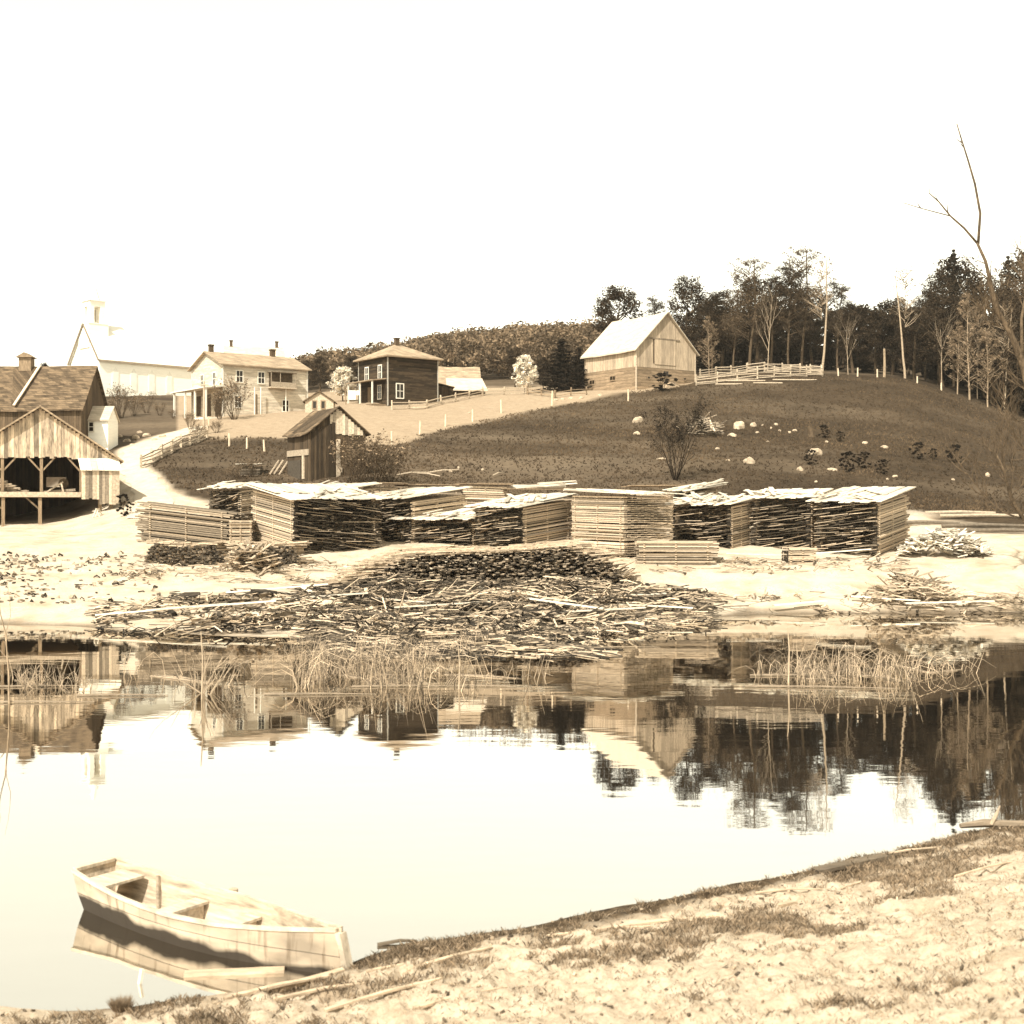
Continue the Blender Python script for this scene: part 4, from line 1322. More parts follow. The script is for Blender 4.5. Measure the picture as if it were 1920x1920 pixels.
# individual larger boards that can be told apart
random.seed(5)
spots = [(430, 1150, 0.25, 4.2), (520, 1120, 0.3, 5.0), (575, 1118, 1.9, 2.4), (600, 1135, 0.2, 4.6), (670, 1080, 2.3, 2.4), (690, 1075, 0.9, 2.2), (712, 1110, 1.1, 2.2), (760, 1140, 2.6, 3.5),
         (830, 1150, 0.1, 4.5), (850, 1115, 2.2, 2.6), (900, 1125, 1.5, 1.6), (965, 1135, 1.7, 2.0), (1010, 1140, 0.4, 3.6), (1060, 1150, 2.6, 4.0), (1120, 1160, 0.15, 4.5), (1180, 1130, 0.35, 4.0),
         (1230, 1150, 2.8, 3.6), (1500, 1145, 0.3, 3.0), (1660, 1138, 2.85, 3.4), (1780, 1142, 0.05, 4.6), (350, 1155, 0.1, 3.6), (270, 1165, 0.2, 4.2), (1420, 1050, 2.9, 3.6), (1560, 1050, 0.05, 4.6)]
for i, (px, py, an, L) in enumerate(spots):
    p = hit(px, py)
    mb = MB()
    dz = random.uniform(0.0, 0.25)
    mb.beam((-math.cos(an) * L / 2, -math.sin(an) * L / 2, 0.12), (math.cos(an) * L / 2, math.sin(an) * L / 2, 0.2 + dz), random.uniform(0.15, 0.26), 0.06, random.uniform(0.9, 1.35), ends=0.5)
    tag(mb.build('slab_board', M['cover'], loc=tuple(p + Vector((0, 0, 0.15)))), 'pale loose slab board lying on the wood-littered bank', 'board', 'loose boards strewn on the far bank')
# boards slung on pile tops
for (px, py, Y, an, L, lab) in ((1010, 903, 93, 0.05, 4.0, 'loose boards tossed on top of the middle back-row pile'), (1045, 899, 94, 0.2, 3.0, 'short bundle of boards lying above the flat dark roof')):
    mb = MB()
    for k in range(6):
        b = an + random.gauss(0, 0.15)
        mb.beam((-L / 2 * math.cos(b), k * 0.2, -0.1 + k * 0.05), (L / 2 * math.cos(b), k * 0.2, 0.0 + L / 2 * math.sin(b) * 0.2 + k * 0.05), 0.2, 0.05, random.uniform(0.7, 1.2))
    tag(mb.build('board_bundle', M['cover'], loc=tuple(at(px, py + 10, Y))), lab, 'boards')

# ------------------------------------------------------------------ trees
def branch(mb, p, d, L, r, depth, spread=0.6, up=0.15, n=3, segs=4, sides=5, tips=None, tone=1.0, shrink=0.62, wig=0.16):
    pts, rad = [p.copy()], [r]
    q, dd = p.copy(), d.normalized()
    for i in range(segs):
        dd = (dd + Vector((random.gauss(0, wig), random.gauss(0, wig), random.gauss(up * 0.5, wig * 0.6)))).normalized()
        q = q + dd * (L / segs)
        pts.append(q.copy())
        rad.append(r * (1 - 0.72 * (i + 1) / segs))
    mb.tube(pts, rad, sides, tone, cap=False)
    if depth == 0:
        if tips is not None: tips.extend(pts[1:])
        return
    for k in range(n):
        f = random.uniform(0.3, 1.0)
        i = min(segs - 1, int(f * segs))
        b = pts[i].lerp(pts[i + 1], f * segs - i)
        ax = Vector((random.gauss(0, 1), random.gauss(0, 1), random.gauss(0, 0.5)))
        nd = (dd * (1 - spread) + ax.normalized() * spread + Vector((0, 0, up))).normalized()
        branch(mb, b, nd, L * shrink * random.uniform(0.7, 1.15), max(0.006, rad[i] * 0.6), depth - 1, spread, up, n, max(2, segs - 1), max(3, sides - 1), tips, tone, shrink)

def leafcloud(mb, c, rad, n, size, tone=1.0, flat=0.7):
    for i in range(n):
        v = Vector((random.gauss(0, 1), random.gauss(0, 1), random.gauss(0, 1))).normalized() * rad * random.random() ** 0.45
        v.z *= flat
        p = c + v
        a = Vector((random.gauss(0, 1), random.gauss(0, 1), random.gauss(0, 0.7))).normalized()
        b = a.cross(Vector((random.gauss(0, 1), random.gauss(0, 1), random.gauss(0, 1)))).normalized()
        s = size * random.uniform(0.5, 1.3)
        mb.poly([p - a * s, p - b * s * 0.5, p + a * s, p + b * s * 0.5], tone * random.uniform(0.7, 1.35))

HID = {}
def proto(name, kind, H, label, cat='tree', seed=0, **k):
    random.seed(seed)
    r = thing(name, label, cat)
    tr, cr = MB(), MB()
    leafm, barkm = k.get('leaf', 'leaf'), k.get('bark', 'bark')
    if kind == 'broad':
        branch(tr, Vector((0, 0, -0.5)), Vector((0, 0, 1)), H * 0.75, H * 0.022, 0, segs=6, sides=7, up=0.3, wig=0.06)
        for i in range(14):
            z = H * random.uniform(0.25, 0.7)
            an = random.uniform(0, 6.28)
            branch(tr, Vector((0, 0, z)), Vector((math.cos(an), math.sin(an), 0.7)), H * 0.3, H * 0.008, 1, sides=4)
        W_ = k.get('w', 0.26) * H
        for i in range(k.get('clumps', 60)):
            th = random.uniform(0, 6.28)
            zz = random.uniform(k.get('low', 0.18), 0.97)
            pr = math.sin(math.pi * min(1, max(0.05, (zz - 0.05) / 0.98))) ** 0.7
            rr = W_ * pr * random.uniform(0.35, 1.05)
            leafcloud(cr, Vector((rr * math.cos(th), rr * math.sin(th), zz * H)), H * random.uniform(0.05, 0.095), k.get('per', 55), k.get('size', 0.28), random.choice([0.6, 0.8, 1, 1.2, 1.5]))
    elif kind == 'sparse':
        tips = []
        branch(tr, Vector((0, 0, -0.5)), Vector((0, 0, 1)), H * 0.98, H * 0.012, 0, segs=9, sides=6, up=0.4, wig=0.045)
        for i in range(k.get('limbs', 26)):
            z = H * random.uniform(k.get('low', 0.38), 0.95)
            an = random.uniform(0, 6.28)
            L = H * 0.20 * (1.15 - z / H * 0.75)
            branch(tr, Vector((0, 0, z)), Vector((math.cos(an), math.sin(an), 0.55)), L, H * 0.0042, 2, n=2, segs=3, sides=3, tips=tips)
        for t in tips:
            if random.random() < k.get('cover', 0.6):
                leafcloud(cr, t, H * 0.028, max(2, int(k.get('per', 14) * 0.35)), k.get('size', 0.2), random.choice([0.6, 0.9, 1.1, 1.4]), 0.6)
    elif kind == 'conifer':
        branch(tr, Vector((0, 0, -0.5)), Vector((0, 0, 1)), H, H * 0.014, 0, segs=5, sides=6, up=0.5, wig=0.02)
        z = H * k.get('low', 0.12)
        while z < H * 0.99:
            f = 1 - z / H
            L = H * k.get('w', 0.2) * (f ** 0.75) * random.uniform(0.75, 1.15) + 0.15
            nb = 7 if f > 0.3 else 5
            a0 = random.uniform(0, 6.28)
            for j in range(nb):
                an = a0 + 6.283 * j / nb + random.gauss(0, 0.2)
                LL = L * random.choice([0.45, 0.8, 1.0, 1.2]) * random.uniform(0.85, 1.1)
                zj, dj = z + random.uniform(-0.03, 0.03) * H, random.uniform(0.0, 0.3)
                m = max(3, int(LL / 0.22))
                for s in range(m):
                    t = (s + 0.4) / m
                    p = Vector((math.cos(an) * LL * t, math.sin(an) * LL * t, zj - 0.25 * LL * t + dj * LL * t * t))
                    leafcloud(cr, p, 0.2 + 0.13 * LL * (1 - t), 9, k.get('size', 0.22) * 0.7, random.choice([0.6, 1, 1.3]), 0.45)
            z += H * 0.027
    elif kind == 'bare':
        tips = []
        for i in range(k.get('stems', 1)):
            an = random.uniform(0, 6.28)
            sp = k.get('splay', 0.0)
            branch(tr, Vector((0.1 * math.cos(an), 0.1 * math.sin(an), -0.2)), Vector((sp * math.cos(an), sp * math.sin(an), 1)), H * k.get('tl', 0.75), H * k.get('r', 0.014), k.get('depth', 3), k.get('spread', 0.42), k.get('up', 0.2), k.get('n', 4), 5, 5, tips, shrink=k.get('shrink', 0.6), wig=k.get('wig', 0.12))
        if k.get('per', 0):
            for t in tips:
                if random.random() < k.get('cover', 0.5):
                    leafcloud(cr, t, H * 0.03, k['per'], k.get('size', 0.12), random.choice([0.6, 1.0, 1.4]))
    tr.build('trunk', M[barkm], r, smooth=True)
    if cr.v: cr.build('crown', M[leafm], r)
    top = max(v[2] for v in tr.v + cr.v)
    r['height'] = top
    return r

protos = {}
def plant(key, px, base_py, top_py, Y, label, group=None, wide=1.0, base_z=None):
    r = protos[key]
    X = (px - 960) / F * Y
    z = gz(X, Y)
    H = CAMZ - (top_py - HOR) / F * Y - z
    s = H / r['height']
    rz = random.uniform(0, 6.28)
    if key not in HID:
        HID[key] = r
        r.location, r.scale, r.rotation_euler = (X, Y, z), (s * wide, s * wide, s), (0, 0, rz)
        r['label'] = label
        if group: r['group'] = group
        return r
    return dup(r, (X, Y, z), rz, (s * wide, s * wide, s), label, group)

FG = 'trees along the wood behind the pasture'
protos['broad'] = proto('leafy_tree', 'broad', 14, 'x', seed=1, w=0.30, clumps=120, per=90, size=0.17)
protos['broad2'] = proto('leafy_tree', 'broad', 14, 'x', seed=2, w=0.24, clumps=100, per=90, low=0.25, size=0.16)
protos['sparse'] = proto('tall_tree', 'sparse', 18, 'x', seed=3, limbs=60, cover=0.9, leaf='leaf2', per=34, size=0.12, low=0.28)
protos['sparse2'] = proto('tall_tree', 'sparse', 18, 'x', seed=4, limbs=60, cover=0.9, low=0.32, leaf='leaf', per=38, size=0.12)
protos['birch'] = proto('birch_tree', 'sparse', 16, 'x', seed=5, limbs=40, cover=0.7, low=0.45, bark='birch', leaf='leaf2', per=9, size=0.12)
protos['spruce'] = proto('spruce_tree', 'conifer', 15, 'x', seed=6, leaf='needle', w=0.2)
protos['pine'] = proto('pine_tree', 'conifer', 16, 'x', seed=7, leaf='needle', w=0.26, low=0.25, size=0.26)
protos['cedar'] = proto('cedar_tree', 'conifer', 10, 'x', seed=8, leaf='needle', w=0.34, low=0.03)
protos['pale'] = proto('willow_tree', 'sparse', 12, 'x', seed=9, limbs=40, low=0.15, cover=0.85, bark='palebark', leaf='willowleaf', per=34, size=0.11)
protos['blossom'] = proto('blossom_tree', 'broad', 5, 'x', seed=10, leaf='blossom', w=0.40, clumps=230, size=0.13, per=26, low=0.2)
protos['sapling'] = proto('sapling', 'bare', 7.5, 'x', seed=11, stems=11, splay=0.42, tl=0.62, depth=3, n=4, r=0.008, spread=0.34, up=0.12, per=5, size=0.075, cover=0.7, leaf='darkleaf', bark='blackbark')
protos['thicket'] = proto('bare_bush', 'bare', 4, 'x', 'bush', seed=12, stems=12, splay=0.6, tl=0.5, depth=2, n=5, r=0.007, spread=0.4, per=3, size=0.07, cover=0.4, leaf='twig')
protos['bush'] = proto('bush', 'broad', 1.6, 'x', 'bush', seed=13, leaf='darkleaf', w=0.5, clumps=46, per=90, size=0.045, low=0.05)
protos['barebirch'] = proto('birch_tree', 'bare', 14, 'x', seed=14, stems=1, tl=0.9, depth=2, n=7, r=0.009, spread=0.45, bark='birch', wig=0.04)

plant('broad', 1158, 690, 533, 196, 'dark round leafy tree rising behind the left end of the barn roof', FG, 1.0)
plant('sparse2', 1230, 690, 552, 205, 'thin tree showing just above the barn ridge', FG, 1.2)
plant('broad2', 1293, 690, 515, 200, 'tall leafy tree right behind the barn gable', FG, 1.0)
plant('sparse2', 1335, 690, 545, 197, 'open-crowned tree standing right of the barn gable', FG, 1.3)
plant('sparse', 1404, 690, 476, 186, 'tall many-branched tree behind the rail pen', FG, 1.25)
plant('sparse2', 1445, 690, 510, 192, 'slim tall tree right of the many-branched tree', FG, 1.3)
plant('sparse2', 1478, 690, 490, 190, 'tall thin tree left of the tallest tree', FG, 1.1)
plant('sparse', 1502, 690, 455, 194, 'tallest tree of the wood behind the right end of the rail pen', FG, 1.05)
plant('birch', 1541, 694, 475, 179, 'white-stemmed birch at the right end of the rail pen', FG, 1.0)
plant('birch', 1697, 706, 498, 179, 'birch with bright bare lower stem near the dead stub', FG, 1.0)
plant('pine', 1788, 720, 466, 196, 'big dark pine at the top of the wood, right of the bright birch', FG, 0.9)
plant('pale', 1818, 760, 545, 176, 'pale feathery willow before the dark wood on the right', FG, 0.9)
plant('barebirch', 1833, 760, 500, 182, 'bare birch above the pale feathery willow', FG, 0.8)
plant('pine', 1890, 770, 478, 192, 'dark pine behind the leaning bare tree on the right', FG, 0.8)
plant('birch', 1883, 775, 560, 176, 'slender birch stem at the far right of the wood', FG, 0.8)
for kk_, px_, tp_, Y_, lb_ in (('sparse2', 1760, 505, 190, 'thin dark tree between the bright birch and the big pine'), ('broad2', 1795, 480, 203, 'dark full tree behind the big pine'), ('broad2', 1850, 515, 188, 'dark leafy tree behind the pale feathery willow'), ('sparse', 1908, 482, 186, 'loose-crowned tree just right of the dark pine at the wood\'s end'), ('broad2', 1940, 462, 194, 'tall dark tree cut by the right edge'), ('sparse2', 1735, 545, 196, 'small dark tree right of the bright birch'), ('sparse', 1375, 535, 196, 'half-hidden tree left of the many-branched tree'), ('broad2', 1420, 520, 200, 'dark full tree behind the many-branched tree'), ('sparse2', 1570, 520, 198, 'fine-topped tree right of the rail-pen birch')):
    plant(kk_, px_, 700, tp_, Y_, lb_, FG, 1.1)
for kk_, px_, tp_, Y_, lb_ in (('broad2', 1352, 545, 203, 'dark full tree between the barn gable and the many-branched tree'), ('broad', 1470, 530, 206, 'round dark tree behind the tall thin tree'), ('broad2', 1525, 535, 204, 'dark full tree right behind the tallest tree'), ('broad2', 1600, 565, 198, 'low dark tree in the dip right of the rail-pen birch'), ('broad', 1642, 580, 195, 'round dark tree behind the dead stub'), ('broad2', 1672, 555, 197, 'dark tree just left of the bright birch'), ('broad', 1715, 570, 188, 'round dark tree just right of the bright birch'), ('broad2', 1768, 545, 184, 'dark tree at the wood\'s edge left of the willow'), ('broad', 1862, 590, 182, 'dark round tree between the willow and the right edge'), ('broad2', 1905, 560, 178, 'dark tree low behind the leaning bare trunk'), ('broad', 1935, 610, 176, 'dark tree at the right edge low behind the leaning trunk')):
    plant(kk_, px_, 700, tp_, Y_, lb_, FG, 1.15)
for kk_, px_, tp_, Y_, lb_ in (('pale', 1852, 600, 174, 'small pale twiggy tree right beside the feathery willow'), ('pale', 1795, 600, 178, 'small pale twiggy tree left of the feathery willow'), ('barebirch', 1765, 560, 181, 'thin bare birch left of the small pale twiggy tree'), ('barebirch', 1590, 560, 186, 'thin bare birch in the dip right of the rail pen'), ('barebirch', 1440, 500, 184, 'thin bare birch before the slim tall tree'), ('pale', 1330, 590, 188, 'pale twiggy tree between the barn and the rail pen')):
    plant(kk_, px_, 700, tp_, Y_, lb_, FG, 0.9)
random.seed(77)
for i, (px, top, Y) in enumerate([(1340, 590, 205), (1368, 575, 212), (1395, 585, 208), (1425, 572, 214), (1455, 580, 210), (1488, 575, 206), (1520, 570, 212), (1555, 590, 207), (1580, 575, 214), (1600, 600, 203), (1622, 620, 204), (1650, 585, 214),
                                  (1675, 570, 210), (1705, 580, 206), (1730, 560, 212), (1748, 540, 206), (1765, 575, 198), (1795, 555, 205), (1815, 560, 210), (1838, 530, 204), (1850, 600, 192), (1868, 545, 208), (1880, 620, 186), (1905, 540, 200), (1925, 520, 205), (1945, 560, 190), (1965, 540, 200), (1990, 560, 198), (2020, 560, 196), (2060, 580, 200), (2100, 600, 198), (1320, 600, 210), (1270, 600, 214), (1300, 605, 218)]):
    k = ['cedar', 'spruce', 'cedar', 'broad2', 'spruce'][i % 5]
    plant(k, px, 700, top, Y, {'cedar': 'dark wide evergreen in the shaded belt under the tall trees', 'spruce': 'dark pointed spruce in the shaded belt under the tall trees', 'broad2': 'dark leafy tree in the shaded belt under the tall trees'}[k], 'trees of the dark belt in the wood', random.uniform(0.8, 1.05))
# around the barn and houses
plant('cedar', 1052, 738, 634, 180, 'dark bushy evergreen just left of the barn', 'evergreens left of the barn', 1.7)
plant('cedar', 1085, 735, 650, 178, 'lower dark evergreen touching the barn\'s left wall', 'evergreens left of the barn', 1.5)
plant('broad', 1018, 738, 668, 186, 'dark round tree between the white blossom tree and the evergreens', 'evergreens left of the barn', 0.9)
plant('broad2', 965, 735, 650, 200, 'dusky tree behind the small blossom tree', 'evergreens left of the barn', 1.2)
plant('blossom', 984, 738, 664, 176, 'white blossoming tree left of the dark evergreens', 'blossoming trees', 0.8)
plant('blossom', 643, 757, 686, 168, 'white blossoming tree left of the dark house porch', 'blossoming trees', 1.0)
plant('broad2', 600, 757, 668, 205, 'dusky tree behind the gap between the two houses', 'trees behind the houses', 1.3)
plant('broad2', 575, 757, 675, 212, 'dusky low tree beside the cream house\'s right end', 'trees behind the houses', 1.4)
plant('broad', 660, 757, 665, 215, 'dusky tree touching the left edge of the dark house', 'trees behind the houses', 1.1)
plant('broad', 82, 757, 678, 150, 'round tree top just above the mill building roof', None, 0.7)
for px, top, Y, w_ in ((205, 745, 150, 1.0), (228, 715, 152, 0.9), (250, 738, 155, 1.0), (275, 732, 158, 1.0), (300, 752, 156, 1.1), (325, 765, 152, 1.0)):
    plant('thicket', px, 800, top, Y, 'leafless bush in the row below the church', 'leafless bushes below the church', w_)
plant('thicket', 440, 787, 700, 145, 'tall leafless bush before the cream house wall', 'bushes by the cream house', 0.9)
plant('thicket', 412, 787, 725, 146, 'leafless bush at the cream house porch', 'bushes by the cream house', 0.8)
plant('bush', 232, 975, 925, 94.5, 'dark bush beside the right corner of the sawmill', None, 0.9)
plant('thicket', 357, 815, 770, 138, 'leafless bush beside the porch steps', 'bushes by the cream house', 1.0)
for px, top, Y in ((660, 815, 103.4), (700, 805, 104), (735, 835, 105)):
    plant('thicket', px, 890, top, Y, 'brownish scrub bush at the right of the dark shed', 'scrub beside the dark shed', 1.3)
plant('sapling', 1266, 903, 728, 110, 'many-stemmed young tree alone on the pasture below the barn', None, 1.0)
for px, py, Y0, lab in ((1520, 872, 30, 'dark bush with a pale boulder behind it on the pasture'), (1545, 822, 26, 'dark round bush near the stump on the pasture'), (1722, 862, 34, 'dark upright bush high on the right pasture'), (1790, 868, 36, 'dark bush right of the upright pasture bush'), (1655, 890, 30, 'dark bush just above the last lumber pile'), (1590, 885, 40, 'low spreading bush left of the bush above the last pile'), (1620, 880, 34, 'low bush between two bushes above the right piles'), (1575, 828, 20, 'small dark bush right of the stump'), (1750, 862, 22, 'small low bush between the two upper right bushes')):
    p = hit(px, py)
    plant('bush', px, py, py - Y0, p.y, lab, 'bushes on the pasture', 1.0)
for px, py, Y0 in ((470, 895, 40), (440, 900, 30), (405, 812, 26), (370, 822, 30)):
    p = hit(px, py)
    plant('thicket', px, py, py - Y0, p.y, 'straggly weed bush on the dark bank left of the shed', 'weed bushes on the bank', 1.4)

# leaning bare tree at the right edge
def leaning_tree():
    random.seed(50)
    Y = 62.0
    r = thing('bare_tree', 'tall leaning bare tree at the right edge with forked bare limbs', 'tree', at(1975, 1010, Y))
    o = r.location.copy()
    tr, lm = MB(), MB()
    def P(px, py, dy=0.0): return at(px, py, Y + dy) - o
    path = [(1975, 1120), (1968, 1000), (1955, 880), (1936, 760), (1917, 680), (1893, 620), (1868, 580), (1855, 520), (1848, 490), (1832, 455)]
    tr.tube([P(*q) for q in path], [0.27, 0.24, 0.21, 0.19, 0.17, 0.15, 0.12, 0.09, 0.075, 0.065], 9, 1.0)
    def limb(pts, r0, r1, twigs=8, dep=1, tl=1.2):
        q = [P(*a) for a in pts]
        n = len(q)
        lm.tube(q, [r0 + (r1 - r0) * i / (n - 1) for i in range(n)], 6, 1.0)
        for k in range(twigs):
            i = random.randrange(max(1, n // 3), n - 1) if n > 2 else 0
            b = q[i].lerp(q[i + 1], random.random())
            d = (q[i + 1] - q[i]).normalized() + Vector((random.gauss(0, .6), random.gauss(0, .6), random.gauss(0.2, .4)))
            branch(lm, b, d, tl * random.uniform(0.5, 1.3), 0.03, dep, 0.45, 0.25, 3, 4, 4)
    limb([(1834, 458), (1838, 400), (1828, 345), (1815, 300), (1803, 262), (1794, 232)], 0.07, 0.022, 2, 0, 0.5)
    limb([(1834, 458), (1808, 428), (1782, 405), (1760, 378), (1742, 362)], 0.06, 0.022, 2, 0, 0.5)
    limb([(1782, 405), (1755, 398), (1725, 390), (1693, 380)], 0.03, 0.015, 1, 0, 0.4)
    limb([(1742, 362, 0), (1746, 340, 0)], 0.014, 0.006, 0)
    limb([(1868, 580), (1858, 600), (1848, 590, -1), (1842, 560, -1)], 0.05, 0.012, 8, 2)
    limb([(1893, 620), (1880, 615, 1), (1862, 605, 2), (1848, 570, 2)], 0.06, 0.012, 14, 2)
    limb([(1917, 680), (1915, 600, 1), (1925, 540, 1.5), (1918, 480, 2)], 0.10, 0.02, 20, 2, 1.5)
    limb([(1936, 760), (1945, 650, -1), (1960, 560, -1.5), (1955, 470, -2)], 0.10, 0.02, 18, 2, 1.5)
    limb([(1940, 780), (1910, 790, -1), (1890, 775, -2), (1880, 740, -2)], 0.06, 0.012, 12, 2)
    limb([(1955, 880), (1925, 850, -1.5), (1895, 800, -2), (1870, 760, -2.5)], 0.08, 0.012, 12, 2)
    limb([(1968, 1000), (1920, 975, -2), (1895, 930, -3), (1882, 880, -3), (1865, 845, -3)], 0.14, 0.03, 24, 2, 1.5)
    limb([(1920, 975, -2), (1880, 960, -3), (1845, 930, -3), (1800, 870, -3.5)], 0.05, 0.01, 14, 2)
    limb([(1895, 930, -3), (1900, 880, -3), (1890, 840, -3), (1876, 800, -3)], 0.03, 0.008, 12, 2)
    for k_ in range(26):      # suckers and fine shoots along the stem
        a_ = random.uniform(0.2, 0.85)
        q_ = [P(*u) for u in path]
        ii = int(a_ * (len(q_) - 1))
        b_ = q_[ii].lerp(q_[ii + 1], random.random())
        branch(lm, b_, Vector((random.gauss(-0.5, .6), random.gauss(0, .6), random.uniform(0.2, 1))), random.uniform(0.7, 2.2), 0.03, 2, 0.4, 0.25, 3, 4, 4)
    tr.build('trunk', M['treebark'], r, smooth=True)
    lm.build('limbs', M['treebark'], r, smooth=True)
leaning_tree()

# far wooded ridge
def far_forest():
    random.seed(60)
    cr = MB()
    n = 0
    ridge_x = [480, 540, 600, 680, 760, 850, 950, 1050, 1110, 1200, 1340]
    ridge_y = [690, 680, 665, 660, 640, 622, 612, 606, 604, 612, 625]
    for i in range(3400):
        px = random.uniform(480, 1340)
        Y = random.uniform(235, 425)
        X = (px - 960) / F * Y
        ridge = np.interp(px, ridge_x, ridge_y)
        z = gz(X, Y)
        H = random.choice([6, 8, 10, 12, 14]) * random.uniform(0.85, 1.15)
        py = HOR - (z + H - CAMZ) / Y * F
        lim = ridge + random.gauss(0, 7)
        if py < lim:
            H = (HOR - lim) / F * Y + CAMZ - z
            if H < 2.5: continue
        s_ = 0.16 + 0.0008 * Y
        for k in range(6):
            c = Vector((X + random.gauss(0, 1.4), Y + random.gauss(0, 1.4), z + H * random.uniform(0.25, 0.88)))
            leafcloud(cr, c, 0.17 * H, 22, s_, random.choice([0.5, 0.8, 1.1, 1.5]))
    o = cr.build('forest', M['hazeleaf'])
    o['kind'] = 'stuff'
    tk = MB()
far_forest()

def left_far():
    random.seed(61)
    cr = MB()
    for i in range(260):
        px = random.uniform(1300, 2150)
        Y = random.uniform(225, 290)
        X = (px - 960) / F * Y
        z = gz(X, Y)
        H = random.uniform(9, 13)
        for k in range(8):
            c = Vector((X + random.gauss(0, 1.3), Y + random.gauss(0, 1.3), z + H * random.uniform(0.1, 0.95)))
            leafcloud(cr, c, 1.7, 14, 0.5, random.choice([0.5, 0.8, 1.1]))
    o = cr.build('forest', M['leaf'])
    o['kind'] = 'stuff'
left_far()

def haze():
    mb = MB()
    mb.box(-1500, 1500, -60, 960, -6, 110)
    m = bpy.data.materials.new('haze_air')
    m.use_nodes = True
    n = m.node_tree
    n.nodes.remove(n.nodes['Principled BSDF'])
    v = N(n, 'VolumePrincipled')
    v.inputs['Color'].default_value = (1.0, 0.95, 0.84, 1)
    v.inputs['Density'].default_value = HAZE
    v.inputs['Anisotropy'].default_value = 0.2
    n.links.new(v.outputs[0], n.nodes['Material Output'].inputs['Volume'])
    o = mb.build('haze', m)
    o['kind'] = 'stuff'
haze()

# ------------------------------------------------------------------ fences, posts, rocks
def rail_fence(label, pts, nrail, h, post_step=2.6, mat='rail', wob=0.1, ph=0.2, group=None, cat='fence'):
    """pts: ground points in world; posts are separate parts, each run of rails one part"""
    base = pts[0]
    r = thing('rail_fence', label, cat, base, group=group)
    for a, b in zip(pts[:-1], pts[1:]):
        n = max(1, int(round((b - a).length / post_step)))
        prev = None
        for i in range(n + 1):
            q = a.lerp(b, i / n)
            q.z = gz(q.x, q.y)
            k = MB()
            l = q - base
            k.beam(l + Vector((0, 0, -0.3)), l + Vector((random.gauss(0, .05), random.gauss(0, .05), h + ph * random.uniform(0.6, 1.4))), 0.15, 0.15, random.uniform(0.8, 1.3))
            k.build('post', M[mat], r)
            if prev is not None:
                k = MB()
                for j in range(nrail):
                    z = h * (j + 0.6) / nrail
                    k.beam(prev + Vector((-0.1, -0.08, z + random.gauss(0, wob))), l + Vector((0.1, -0.08, z + random.gauss(0, wob))), 0.08, 0.11, random.uniform(0.7, 1.25))
                k.build('rail', M[mat], r)
            prev = l
rail_fence('pale rail fence running right from the barn along the pasture top', [gp(1306, 168.5), gp(1420, 170), gp(1542, 174)], 5, 1.35)
rail_fence('rear rail fence of the pen behind the front pale rails', [gp(1312, 177), gp(1400, 181), gp(1500, 182), gp(1540, 178)], 4, 1.2)
rail_fence('grey rail fence climbing the bank beside the road left of the shed', [hit(265, 880), hit(322, 850), hit(388, 822)], 4, 1.1, 2.4)
rail_fence('low pale board fence in front of the dark house', [gp(735, 154), gp(800, 156), gp(905, 166), gp(985, 169)], 3, 0.95, 3.0, 'rail', 0.05)
rail_fence('thin rail fence between the house field and the barn', [gp(990, 167), gp(1040, 163), gp(1100, 165)], 2, 0.9, 3.0, 'old', 0.05)
# lone field posts
random.seed(9)
for px, py, h in ((735, 836, 1.2), (787, 815, 1.2), (835, 800, 1.1), (886, 790, 1.1), (940, 775, 1.3), (1035, 760, 1.5), (1178, 752, 1.2), (430, 838, 1.1), (463, 842, 0.9), (496, 846, 0.9), (392, 800, 0.9), (1572, 700, 0.9), (1608, 702, 1.0), (1645, 703, 0.9), (1720, 708, 0.8), (1765, 715, 0.9)):
    p = hit(px, py) if px < 1500 else gp(px, 176)
    k = MB()
    k.tube([(0, 0, -0.2), (random.gauss(0, .04), random.gauss(0, .04), h * 1.2)], [0.11, 0.09], 6, 1.5)
    lab = 'pale fence post on the line along the edge of the light field' if px > 700 and px < 1300 else ('small fence post on the dark bank left of the shed' if px < 700 else 'short post on the fence line before the dark wood')
    tag(k.build('fence_post', M['post'], loc=tuple(p)), lab, 'post', {True: 'field fence posts', False: 'posts before the wood'}[px < 1300] if px > 700 else 'posts on the bank')
k = MB()
k.tube([(0, 0, -0.3), (0.05, 0, 1.8), (0, 0, 3.9)], [0.2, 0.17, 0.14], 7)
tag(k.build('dead_stub', M['palebark'], loc=tuple(gp(1658, 177))), 'tall broken dead stub standing left of the bright birch', 'tree stub')
pole = thing('utility_pole', 'slim wooden pole before the cream house porch', 'pole', hit(382, 816))
k = MB(); k.tube([(0, 0, -0.5), (0.03, 0, 5.6)], [0.14, 0.09], 7); k.build('shaft', M['post'], pole)
k = MB(); k.beam((-0.5, -0.1, 5.2), (0.5, -0.1, 5.2), 0.1, 0.1); k.build('cross_arm', M['post'], pole)

